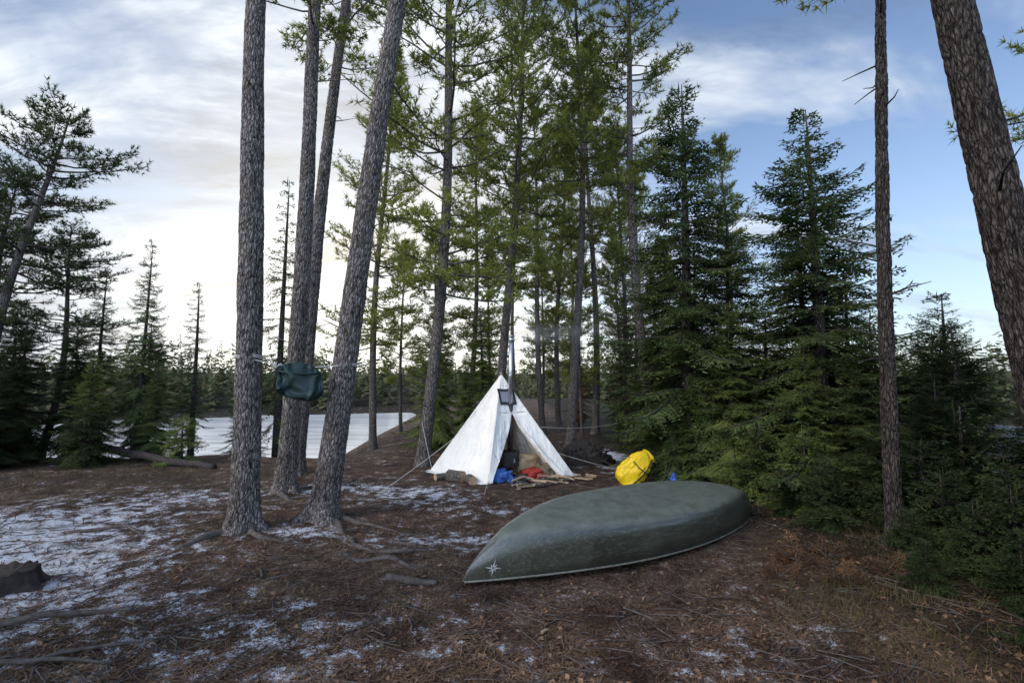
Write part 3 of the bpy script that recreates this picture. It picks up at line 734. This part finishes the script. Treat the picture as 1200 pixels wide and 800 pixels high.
def wall_pt(A, B, s, t, sag=.13):
    base = A.lerp(B, s); p = base.lerp(AP, t)
    nrm = (B - A).cross(AP - A).normalized()
    out = (base - cen); out.z = 0
    if nrm.dot(out) < 0: nrm = -nrm
    ss = max(0.0, 4 * s * (1 - s))
    p -= nrm * (sag * math.sin(math.pi * min(1, t * 1.05)) * ss ** .7 * (1 - t * .3))
    wr = noise.noise(Vector((s * 7 + A.x * 3, t * 3, A.y))) * .06 + noise.noise(Vector((s * 16, t * 4 - s * 5, A.x))) * .034
    p += nrm * (wr * (1 - t) * min(1, 1.5 * ss))
    p.z += .045 * math.sin(s * 11 + A.x) * max(0, 1 - t * 8) * ss
    return p
TH, A0, B0, AM = .62, .05, .82, .53
fa = lambda t: A0 + (AM - .02 - A0) * (t / TH) ** 1.45
fb_ = lambda t: B0 + (AM - B0) * (t / TH) ** 1.35
def wall(name, A, B, ns=48, nt_=44, open_=None, label=None):
    mb = MB()
    def strip(f0, f1, t0, t1, n, mrows):
        o = len(mb.v)
        for i in range(mrows + 1):
            t = t0 + (t1 - t0) * i / mrows
            for j in range(n + 1):
                s = f0(t) + (f1(t) - f0(t)) * j / n
                mb.v.append(tuple(wall_pt(A, B, s, t) - tent.location))
        for i in range(mrows):
            for j in range(n):
                a = o + i * (n + 1) + j; mb.f.append((a, a + 1, a + n + 2, a + n + 1)); mb.m.append(0)
    if not open_: strip(lambda t: 0, lambda t: 1, 0, .995, ns, nt_)
    else:
        strip(lambda t: 0, fa, 0, TH, 14, 32); strip(fb_, lambda t: 1, 0, TH, 20, 32); strip(lambda t: 0, lambda t: 1, TH, .995, 40, 16)
    bm = bmesh.new(); me = mb.mesh(name, [M_canvas], True); bm.from_mesh(me); bmesh.ops.remove_doubles(bm, verts=bm.verts, dist=.002); bm.to_mesh(me); bm.free()
    me.polygons.foreach_set('use_smooth', [True] * len(me.polygons))
    o = obj(name, me, tent); md = o.modifiers.new('t', 'SOLIDIFY'); md.thickness = .006; md.offset = 0
    return o
wall('wall', FL, BL); wall('wall', BL, BR); wall('wall', BR, FR)
wall('front_wall', FL, FR, open_=True)
mb = MB(); nn = 20
for i in range(nn + 1):
    t = .02 + (TH - .04) * i / nn; sE = fb_(t)
    for j in range(6):
        f = j / 5; s = sE + .09 * f * (1 - t)
        p = wall_pt(FL, FR, min(s, .99), t); mb.v.append(tuple(p + Vector((.02, -.04 * math.sin(f * math.pi) - .012 - .02 * f, 0)) - tent.location))
for i in range(nn):
    for j in range(5):
        a = i * 6 + j; mb.f.append((a, a + 1, a + 7, a + 6)); mb.m.append(0)
obj('door_flap', mb.mesh('door_flap', [M_canvas], True), tent)
mb = MB()
for (A, B, lim) in ((FL, BL, 1), (BL, BR, 1), (BR, FR, 1)):
    o = len(mb.v); n = 30
    nrm = ((A + B) / 2 - cen); nrm.z = 0; nrm.normalize()
    for j in range(n + 1):
        s = j / n * lim; p = wall_pt(A, B, s, 0)
        w = .16 + .06 * noise.noise(Vector((s * 6, A.x, 0)))
        for k, f in enumerate((0, .5, 1)):
            q = p + nrm * w * f
            q.z = (h(q.x, q.y) + .015 + .02 * abs(noise.noise(Vector((s * 14, f * 3, A.y))))) if k else p.z
            mb.v.append(tuple(q - tent.location))
    for j in range(n):
        for k in range(2):
            a = o + j * 3 + k; mb.f.append((a, a + 1, a + 4, a + 3)); mb.m.append(0)
obj('ground_skirt', mb.mesh('ground_skirt', [M_canvas], True), tent)
M_blackfab = simple('black_fabric', (.015, .015, .016), (.04, .04, .042), 20, .8)
M_grey = simple('grey_patch', (.16, .17, .20), (.26, .28, .30), 20, .7)
def patch(name, s0, s1, t0, t1, off, mat):
    mb = MB(); n = 6
    for i in range(n + 1):
        for j in range(n + 1):
            t = t0 + (t1 - t0) * i / n; w = (1 - (t0 + t1) / 2) / (1 - t)
            s = .5 + ((s0 + (s1 - s0) * j / n) - .5) * w
            mb.v.append(tuple(wall_pt(FL, FR, s, t) + Vector((.35, -.9, .25)).normalized() * off - tent.location))
    for i in range(n):
        for j in range(n):
            a = i * (n + 1) + j; mb.f.append((a, a + 1, a + n + 2, a + n + 1)); mb.m.append(0)
    return obj(name, mb.mesh(name, [mat], True), tent)
patch('stove_jack', .02, .90, .70, .85, .02, M_blackfab)
patch('stove_jack_pane', .13, .79, .725, .825, .03, M_grey)
mb = MB(); mb.tube([Vector((-.235, 10.45, 0)) - tent.location, Vector((-.235, 10.45, 2.17)) - tent.location], [.02, .016], 10); obj('pole', mb.mesh('pole', [M_wood], True), tent)
M_rope = simple('rope_white', (.5, .48, .42), (.7, .68, .62), 60, .8)
def line(name, a, b_, r, parent, off=Vector((0, 0, 0)), sagz=.04, mat=None):
    mb = MB(); a, b_ = Vector(a), Vector(b_)
    mb.tube([a.lerp(b_, i / 10) - UP * sagz * math.sin(math.pi * i / 10) - off for i in range(11)], [r] * 11, 5)
    return obj(name, mb.mesh(name, [mat or M_rope], True), parent)
T0 = tent.location
line('guy_line', (-1.0, 10.1, .95), (-2.35, 8.6, h(-2.35, 8.6)), .004, tent, T0, .02)
line('guy_line', (-.45, 9.4, .1), (-.48, 8.5, h(-.48, 8.5)), .004, tent, T0, 0)
line('guy_line', (.62, 10.3, 1.0), (3.6, 12.85, 1.1), .004, tent, T0, .15)
line('guy_line', (.9, 10.15, .5), (2.6, 10.6, h(2.6, 10.6)), .004, tent, T0, .02)
line('guy_line', (-1.75, 10.7, .1), (-2.1, 11.4, 1.0), .004, tent, T0, .02)

# stove with pipe
M_iron = simple('stove_iron', (.012, .012, .012), (.04, .038, .035), 20, .5, .2, .4)
M_steel = simple('pipe_steel', (.45, .46, .48), (.65, .66, .68), 6, .3, .1, .9)
M_darkpipe = simple('pipe_sooty', (.03, .03, .03), (.10, .095, .09), 12, .5, .1, .6)
st = bpy.data.objects.new('wood_stove', None); coll.objects.link(st); sx, sy = -.03, 10.20; sg = h(sx, sy); st.location = (sx, sy, sg)
tag(st, 'black sheet metal wood stove with tall chimney pipe', 'stove')
def bevbox(name, dx, dy, dz, mat, bev=.02, seg=3):
    bm = bmesh.new(); bmesh.ops.create_cube(bm, size=1)
    for v in bm.verts: v.co = Vector((v.co.x * dx, v.co.y * dy, v.co.z * dz))
    bmesh.ops.bevel(bm, geom=bm.edges[:], offset=bev, segments=seg, affect='EDGES')
    me = bpy.data.meshes.new(name); bm.to_mesh(me); bm.free(); me.materials.append(mat); return me
obj('firebox', bevbox('firebox', .34, .46, .30, M_iron, .03), st, (0, 0, .40))
d_ = obj('door', bevbox('door', .22, .02, .18, M_iron, .008), st, (0, -.242, .40))
obj('handle', bevbox('handle', .02, .04, .08, M_steel, .008), d_, (.08, -.025, 0))
for a in (-1, 1):
    for b_ in (-1, 1):
        mb = MB(); mb.tube([(a * .13, b_ * .18, .26), (a * .17, b_ * .22, -.02)], [.012, .010], 6); obj('leg', mb.mesh('leg', [M_iron], True), st)
mb = MB(); mb.tube([(0, .1, .5), (0, .1, 1.0), (0, .1, 1.5)], [.05, .05, .05], 20); obj('lower_pipe', mb.mesh('lower_pipe', [M_darkpipe], True), st)
mb = MB(); mb.tube([(0, .1, 1.51), (0, .1, 2.2), (.012, .1, 2.86)], [.046] * 3, 20); mb.tube([(0, .1, 2.1), (0, .1, 2.13)], [.05, .05], 20); obj('upper_pipe', mb.mesh('upper_pipe', [M_steel], True), st)
mb = MB(); mb.tube([(.012, .1, 2.84), (.012, .1, 2.92)], [.056, .056], 20); mb.tube([(.012, .1, 2.95), (.012, .1, 2.985)], [.068, .02], 20)
for k in range(3): a = k * 2.1; mb.tube([(.012 + .05 * math.cos(a), .1 + .05 * math.sin(a), 2.9), (.012 + .05 * math.cos(a), .1 + .05 * math.sin(a), 2.96)], [.005, .005], 5)
obj('pipe_cap', mb.mesh('pipe_cap', [M_steel], True), st)
# very thin smoke haze
m = bpy.data.materials.new('smoke'); m.use_nodes = True; nt = m.node_tree; L = nt.links.new
nt.nodes.remove(nt.nodes['Principled BSDF']); sc_ = N(nt, 'ShaderNodeVolumeScatter'); sc_.inputs['Color'].default_value = (.92, .94, .96, 1)
tc = N(nt, 'ShaderNodeTexCoord'); sp = N(nt, 'ShaderNodeSeparateXYZ'); L(tc.outputs['Object'], sp.inputs[0])
cb2 = N(nt, 'ShaderNodeCombineXYZ'); L(sp.outputs[1], cb2.inputs[1]); L(sp.outputs[2], cb2.inputs[2])
ln_ = N(nt, 'ShaderNodeVectorMath', operation='LENGTH'); L(cb2.outputs[0], ln_.inputs[0])
fo = N(nt, 'ShaderNodeMapRange'); L(ln_.outputs['Value'], fo.inputs[0]); fo.inputs[1].default_value = .38; fo.inputs[2].default_value = .0
fp = N(nt, 'ShaderNodeMath', operation='POWER'); L(fo.outputs[0], fp.inputs[0]); fp.inputs[1].default_value = 2.0
fx = N(nt, 'ShaderNodeMapRange'); L(sp.outputs[0], fx.inputs[0]); fx.inputs[1].default_value = 2.6; fx.inputs[2].default_value = .3
fx2 = N(nt, 'ShaderNodeMapRange'); L(sp.outputs[0], fx2.inputs[0]); fx2.inputs[1].default_value = .0; fx2.inputs[2].default_value = .4
mp = N(nt, 'ShaderNodeMapping'); mp.inputs['Scale'].default_value = (.8, 3, 3); L(tc.outputs['Object'], mp.inputs[0])
n = N(nt, 'ShaderNodeTexNoise', Scale=1.8, Detail=3.0, Distortion=1.2); L(mp.outputs[0], n.inputs['Vector'])
r = ramp(nt, n.outputs[0], [(.25, (0, 0, 0)), (.75, (1, 1, 1))])
last = r.outputs[0]
for src in (fp.outputs[0], fx.outputs[0], fx2.outputs[0]):
    mu = N(nt, 'ShaderNodeMath', operation='MULTIPLY'); L(last, mu.inputs[0]); L(src, mu.inputs[1]); last = mu.outputs[0]
mu3 = N(nt, 'ShaderNodeMath', operation='MULTIPLY'); L(last, mu3.inputs[0]); mu3.inputs[1].default_value = 1.7
L(mu3.outputs[0], sc_.inputs['Density']); L(sc_.outputs[0], nt.nodes['Material Output'].inputs['Volume'])
mb = MB(); P = [Vector((i * .27, 0, 0)) for i in range(11)]
mb.tube(P, [.10, .25, .34, .38, .40, .40, .40, .40, .40, .40, .36], 12)
sk = obj('chimney_smoke', mb.mesh('chimney_smoke', [m], True), None, (sx + .0, sy + .1, sg + 2.98)); sk.rotation_euler = (0, rad(-3), rad(12)); tag(sk, 'faint pale smoke drifting from the stovepipe', 'smoke')

# ------------------------------------------------------------ gear
M_blue = simple('blue_fabric', (.02, .06, .22), (.06, .14, .40), 9, .8, .6)
M_red = simple('red_fabric', (.22, .02, .015), (.42, .05, .03), 9, .8, .6)
M_yellow = simple('yellow_vinyl', (.72, .46, .01), (.85, .58, .02), 5, .4, .4, dist=.02)
M_green = simple('green_vinyl', (.005, .014, .012), (.011, .030, .025), 6, .4, .5, dist=.02)
M_brownbag = simple('brown_canvas', (.10, .07, .045), (.2, .15, .10), 8, .9, .6)
M_tan = simple('tan_fabric', (.36, .24, .13), (.52, .38, .23), 8, .9, .6)
def gear(name, x, y, dims, seed, mat, lab, cat, rot=0, amp=.25, power=.7):
    e = obj(name, blob(name, dims, seed, [mat], amp, 1.8, power), None, (x, y, h(x, y) + dims[2] * .85)); e.rotation_euler = (0, 0, rot); tag(e, lab, cat); return e
gear('blue_jacket', -.2, 9.72, (.18, .13, .12), 4, M_blue, 'crumpled blue jacket lying at the tent doorway', 'jacket', .3, .6)
gear('sleeping_bag', .40, 10.1, (.24, .18, .12), 6, M_red, 'red rolled sleeping bag inside the tent doorway', 'sleeping bag', .4, .45)
gear('duffel_bag', .78, 10.2, (.2, .16, .15), 8, M_brownbag, 'brown canvas duffel bag inside the tent', 'bag', .8, .35)
gear('blanket', .32, 10.5, (.3, .2, .24), 12, M_tan, 'tan folded blanket inside the tent', 'blanket', .3, .35)
gear('stuff_sack', .62, 9.90, (.11, .08, .08), 9, M_red, 'small red stuff sack beside the firewood', 'bag', .2, .4)
gear('stuff_sack', .18, 9.85, (.12, .1, .09), 10, M_blackfab, 'black stuff sack on the tent floor', 'bag', .2, .4)
gear('stuff_sack', -.0, 9.66, (.08, .07, .06), 13, M_blue, 'small blue stuff sack at the tent doorway', 'bag', .9, .5)
def firewood(name, p, d, ln, r, seed, lab, group=None, quarter=True):
    mb = MB(); d = Vector(d).normalized(); p = Vector(p); u = d.cross(UP).normalized(); w = u.cross(d)
    rg = random.Random(seed); ph = rg.uniform(0, 6)
    prof = [(0, -.3), (1, .0), (.75, .65), (0, .9), (-.75, .6)] if quarter else [(math.cos(k * math.pi / 9), math.sin(k * math.pi / 9)) for k in range(18)]
    k = len(prof); cp, sp_ = math.cos(ph), math.sin(ph)
    for i in range(6):
        c = p + d * (ln * (i / 5 - .5))
        for (a, b_) in prof:
            a2, b2 = a * cp - b_ * sp_, a * sp_ + b_ * cp
            q = c + (u * a2 + w * b2) * r * (1 + rg.uniform(-.06, .06)); mb.v.append(tuple(q))
    for i in range(5):
        for j in range(k): mb.f.append((i * k + j, i * k + (j + 1) % k, (i + 1) * k + (j + 1) % k, (i + 1) * k + j)); mb.m.append(1 if (j in (1, 2) or not quarter) else 0)
    mb.f.append(tuple(reversed(range(k)))); mb.m.append(0); mb.f.append(tuple(5 * k + j for j in range(k))); mb.m.append(0)
    o = obj(name, mb.mesh(name, [M_wood, M_bark]), None); tag(o, lab, 'firewood', group); return o
rg = random.Random(44)
for i in range(36):
    x = .10 + (1.0 if i < 22 else 1.6) * rg.random(); y = 9.44 + .36 * (x - .4) + rg.uniform(-.2, .2)
    firewood('firewood', (x, y, h(x, y) + .04 + (.05 * (i % 3) if i < 22 else 0)), (rg.uniform(-1, 1), rg.uniform(-.6, .6), rg.uniform(-.08, .10)), rg.uniform(.2, .36), rg.uniform(.026, .048), i, 'split firewood stick piled at the tent doorway', 'firewood pile at the tent')
firewood('log_round', (-1.12, 9.78, h(-1.12, 9.78) + .11), (.9, -.45, 0), .34, .12, 50, 'cut birch log lying beside the tent wall', None, False)
firewood('log_round', (-.80, 9.55, h(-.80, 9.55) + .08), (.4, -.9, 0), .26, .09, 51, 'short round log leaning on the tent skirt', None, False)
firewood('log_round', (-1.42, 9.98, h(-1.42, 9.98) + .06), (.7, .5, 0), .30, .07, 52, 'small log lying in the snow beside the tent', None, False)

pk = bpy.data.objects.new('dry_bag', None); coll.objects.link(pk); px_, py_ = 2.06, 9.35; pk.location = (px_, py_, h(px_, py_) + .02); pk.rotation_euler = (rad(-10), rad(46), rad(-12))
tag(pk, 'bright yellow slumped waterproof pack with dark straps', 'dry bag')
bm = bmesh.new(); bmesh.ops.create_icosphere(bm, subdivisions=5, radius=1)
for v in bm.verts:
    d = v.co.normalized(); q = Vector([math.copysign(abs(c) ** .66, c) for c in d]); t = max(0.0, min(1.0, (q.z + 1) / 2))
    wx = .25 * (1 - .25 * t ** 2); wy = .19 * (1 - .40 * t ** 3)
    n_ = noise.noise(Vector((q.x * 2, q.y * 2, t * 4))) * .14 + noise.noise(Vector((q.x * 5, q.y * 3, t * 9))) * .12
    v.co = Vector((q.x * wx * (1 + n_), q.y * wy * (1 + n_), t * .76 - .06 * q.x * t))
me = bpy.data.meshes.new('body'); bm.to_mesh(me); bm.free(); me.materials.append(M_yellow); me.polygons.foreach_set('use_smooth', [True] * len(me.polygons)); obj('body', me, pk)
def loop_strap(name, pts, w, parent, mat):
    mb = MB(); mb.tube(pts, [w] * len(pts), 6); return obj(name, mb.mesh(name, [mat], True), parent)
loop_strap('strap', [(.12, -.14, .08), (.14, -.19, .22), (.14, -.20, .4), (.12, -.17, .58), (.08, -.08, .74)], .012, pk, M_blackfab)
loop_strap('strap', [(-.24, -.06, .46), (-.14, -.18, .45), (0, -.215, .44), (.13, -.195, .46), (.24, -.06, .48)], .010, pk, M_blackfab)
loop_strap('roll_top', [(-.13, 0, .74), (-.06, .01, .78), (.06, .0, .77), (.13, 0, .72)], .045, pk, M_yellow)
loop_strap('handle', [(-.05, 0, .80), (-.03, -.03, .86), (.03, -.03, .86), (.05, 0, .80)], .010, pk, M_blackfab)
bb = bpy.data.objects.new('water_bag', None); coll.objects.link(bb); bb.location = (3.02, 9.2, h(3.02, 9.2)); tag(bb, 'small bright blue bag tied at the top', 'bag')
M_bblue = simple('bright_blue', (.02, .06, .30), (.04, .12, .45), 6, .5)
bm = bmesh.new(); bmesh.ops.create_icosphere(bm, subdivisions=4, radius=1)
for v in bm.verts:
    q = v.co.normalized(); t = (q.z + 1) / 2; v.co = Vector((q.x * .11 * (1.15 - .8 * t), q.y * .09 * (1.15 - .8 * t), t * .28)) * (1 + .2 * noise.noise(q * 3))
me = bpy.data.meshes.new('body'); bm.to_mesh(me); bm.free(); me.materials.append(M_bblue); me.polygons.foreach_set('use_smooth', [True] * len(me.polygons)); obj('body', me, bb)
loop_strap('cord', [(0, 0, .26), (.02, 0, .32), (.06, .02, .34), (.08, 0, .28)], .008, bb, M_blackfab)

# rope and hanging bag
e = bpy.data.objects.new('clothesline_rope', None); coll.objects.link(e); tag(e, 'thin rope tied between two pine trunks', 'rope')
x1, y1, z1 = -3.58, 6.60, 2.30; x2, y2, z2 = -2.42, 7.07, 2.20
mb = MB()
P = [Vector((x1, y1 - .18, z1)).lerp(Vector((x2, y2 - .19, z2)), i / 16) - UP * .07 * math.sin(math.pi * i / 16) for i in range(17)]
mb.tube(P, [.006] * 17, 6)
obj('line', mb.mesh('line', [M_rope], True), e)
for (x, y, z, r) in ((x1, y1, z1, .185), (x2, y2, z2, .185)):
    mb = MB()
    for off in (0, .025):
        mb.tube([(x + r * math.cos(2 * math.pi * k / 24), y + r * math.sin(2 * math.pi * k / 24), z + off + .01 * math.sin(k)) for k in range(25)], [.006] * 25, 6)
    obj('knot', mb.mesh('knot', [M_rope], True), e)
bag = bpy.data.objects.new('hanging_bag', None); coll.objects.link(bag)
bx, by, bz = -2.90, 6.64, 2.20; bag.location = (bx, by, bz); bag.rotation_euler = (0, rad(4), math.atan2(.46, 1.16))
tag(bag, 'dark green waterproof bag draped over the rope', 'bag')
bm = bmesh.new(); bmesh.ops.create_icosphere(bm, subdivisions=5, radius=1)
for v in bm.verts:
    d = v.co.normalized(); q = Vector([math.copysign(abs(c) ** .42, c) for c in d]); t = (q.z + 1) / 2
    t = max(0.0, min(1.0, t))
    wx = .26 + .055 * (1 - t); wy = .035 + .075 * (1 - t) ** .6
    dz = -.50 * (1 - t) + .06 * (q.x ** 2) * (1 - t) - .03 * t * (q.x) ** 2 - .05 * q.x * (1 - t)
    n_ = noise.noise(Vector((q.x * 3, q.y, t * 2.5))) * .06 + noise.noise(Vector((q.x * 7, q.y, t * 5))) * .025
    v.co = Vector((q.x * wx + .03 * math.sin(t * 4), q.y * wy + n_ + .012 * math.sin(q.x * 9 + t * 4), dz + .025 + .035 * noise.noise(Vector((q.x * 3, 0, 3)))))
me = bpy.data.meshes.new('body'); bm.to_mesh(me); bm.free(); me.materials.append(M_green); me.polygons.foreach_set('use_smooth', [True] * len(me.polygons)); obj('body', me, bag)
loop_strap('flap_edge', [(-.27, -.07, -.10), (-.1, -.095, -.13), (.1, -.10, -.12), (.27, -.07, -.09)], .012, bag, M_green)
loop_strap('strap', [(-.24, -.04, .0), (-.30, -.05, -.06), (-.36, -.03, .02), (-.40, -.0, .07)], .008, bag, M_rope)
loop_strap('strap', [(-.28, -.04, .02), (-.31, -.05, -.2), (-.29, -.06, -.34)], .010, bag, M_blackfab)

# ------------------------------------------------------------ light and sky
az, el = -125, 32
w = bpy.data.worlds.new("World"); scene.world = w; w.use_nodes = True; nt = w.node_tree; L = nt.links.new
bg = nt.nodes['Background']; bg.inputs[1].default_value = .10
sky = N(nt, 'ShaderNodeTexSky', sky_type='NISHITA', sun_disc=False, sun_elevation=rad(el), sun_rotation=rad(az)); sky.air_density = 1.0; sky.dust_density = 1.0; sky.ozone_density = 1.5
tc = N(nt, 'ShaderNodeTexCoord'); sp = N(nt, 'ShaderNodeSeparateXYZ'); L(tc.outputs['Generated'], sp.inputs[0])
skb = N(nt, 'ShaderNodeVectorMath', operation='MULTIPLY'); L(sky.outputs[0], skb.inputs[0]); skb.inputs[1].default_value = (1.7, 1.75, 1.85)
zz = N(nt, 'ShaderNodeMath', operation='MAXIMUM'); L(sp.outputs[2], zz.inputs[0]); zz.inputs[1].default_value = 0
za = N(nt, 'ShaderNodeMath', operation='ADD'); L(zz.outputs[0], za.inputs[0]); za.inputs[1].default_value = .22
cb_ = N(nt, 'ShaderNodeCombineXYZ')
for i in range(2):
    dv = N(nt, 'ShaderNodeMath', operation='DIVIDE'); L(sp.outputs[i], dv.inputs[0]); L(za.outputs[0], dv.inputs[1]); L(dv.outputs[0], cb_.inputs[i])
mp = N(nt, 'ShaderNodeMapping'); mp.inputs['Rotation'].default_value = (0, 0, rad(-35)); mp.inputs['Scale'].default_value = (.6, 1.3, 1); mp.inputs['Location'].default_value = (1.3, .4, 0); L(cb_.outputs[0], mp.inputs[0])
n1 = N(nt, 'ShaderNodeTexNoise', Scale=1.5, Detail=5.0, Roughness=.58, Distortion=.4); L(mp.outputs[0], n1.inputs['Vector'])
n2 = N(nt, 'ShaderNodeTexNoise', Scale=1.9, Detail=6.0, Roughness=.62, Distortion=.5); mp2 = N(nt, 'ShaderNodeMapping'); mp2.inputs['Location'].default_value = (5, 3, 2); L(mp.outputs[0], mp2.inputs[0]); L(mp2.outputs[0], n2.inputs['Vector'])
cov = N(nt, 'ShaderNodeMath', operation='MULTIPLY_ADD'); L(sp.outputs[0], cov.inputs[0]); cov.inputs[1].default_value = -.16; L(n1.outputs[0], cov.inputs[2])
cm_ = ramp(nt, cov.outputs[0], [(.40, (0, 0, 0)), (.60, (1, 1, 1))])
cc = ramp(nt, n2.outputs[0], [(.40, (1.6, 2.1, 3.1)), (.50, (3.8, 4.8, 6.6)), (.60, (8.2, 9.0, 10.0))])
mx = N(nt, 'ShaderNodeMix', data_type='RGBA'); L(cm_.outputs[0], mx.inputs[0]); L(skb.outputs[0], mx.inputs[6]); L(cc.outputs[0], mx.inputs[7])
iz = N(nt, 'ShaderNodeMath', operation='SUBTRACT'); iz.inputs[0].default_value = 1.0; L(zz.outputs[0], iz.inputs[1])
ip = N(nt, 'ShaderNodeMath', operation='POWER'); L(iz.outputs[0], ip.inputs[0]); ip.inputs[1].default_value = 4.0
ih = N(nt, 'ShaderNodeMath', operation='MULTIPLY'); L(ip.outputs[0], ih.inputs[0]); ih.inputs[1].default_value = .68
hz = N(nt, 'ShaderNodeMix', data_type='RGBA'); L(ih.outputs[0], hz.inputs[0]); L(mx.outputs[2], hz.inputs[6]); hz.inputs[7].default_value = (7.2, 7.9, 8.9, 1)
bk = N(nt, 'ShaderNodeMapRange'); L(sp.outputs[1], bk.inputs[0]); bk.inputs[1].default_value = .20; bk.inputs[2].default_value = -.5; bk.inputs[3].default_value = 1.0; bk.inputs[4].default_value = 4.0  # sky brightened behind the camera as added fill light
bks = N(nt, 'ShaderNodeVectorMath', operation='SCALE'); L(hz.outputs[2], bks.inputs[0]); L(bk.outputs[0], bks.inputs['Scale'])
gd = Vector((-.28, .95, .10)).normalized()
dt = N(nt, 'ShaderNodeVectorMath', operation='DOT_PRODUCT'); L(tc.outputs['Generated'], dt.inputs[0]); dt.inputs[1].default_value = gd
dr_ = N(nt, 'ShaderNodeMapRange'); L(dt.outputs['Value'], dr_.inputs[0]); dr_.inputs[1].default_value = .72; dr_.inputs[2].default_value = 1.0
pw = N(nt, 'ShaderNodeMath', operation='POWER'); L(dr_.outputs[0], pw.inputs[0]); pw.inputs[1].default_value = 1.8
gl = N(nt, 'ShaderNodeVectorMath', operation='SCALE'); gl.inputs[0].default_value = (8.2, 7.0, 4.8); L(pw.outputs[0], gl.inputs['Scale'])
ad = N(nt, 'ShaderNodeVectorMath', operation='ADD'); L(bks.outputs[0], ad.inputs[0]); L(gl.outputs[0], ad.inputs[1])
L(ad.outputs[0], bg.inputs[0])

sl = bpy.data.lights.new('sun', 'SUN'); sl.energy = 1.7; sl.angle = rad(20); sl.color = (1, .92, .82)
so = obj('sun', sl); d = Vector((math.sin(rad(az)) * math.cos(rad(el)), math.cos(rad(az)) * math.cos(rad(el)), math.sin(rad(el))))
so.rotation_mode = 'QUATERNION'; so.rotation_quaternion = d.to_track_quat('Z', 'Y')

cam = bpy.data.cameras.new('camera'); co = obj('camera', cam); co.location = (0, 0, 2.0); co.rotation_euler = (rad(94.5), 0, 0)
cam.lens = 17; cam.sensor_width = 36; cam.clip_end = 3000; cam.clip_start = .05
scene.camera = co
scene.view_settings.view_transform = 'Standard'; scene.view_settings.look = 'None'; scene.view_settings.exposure = 0
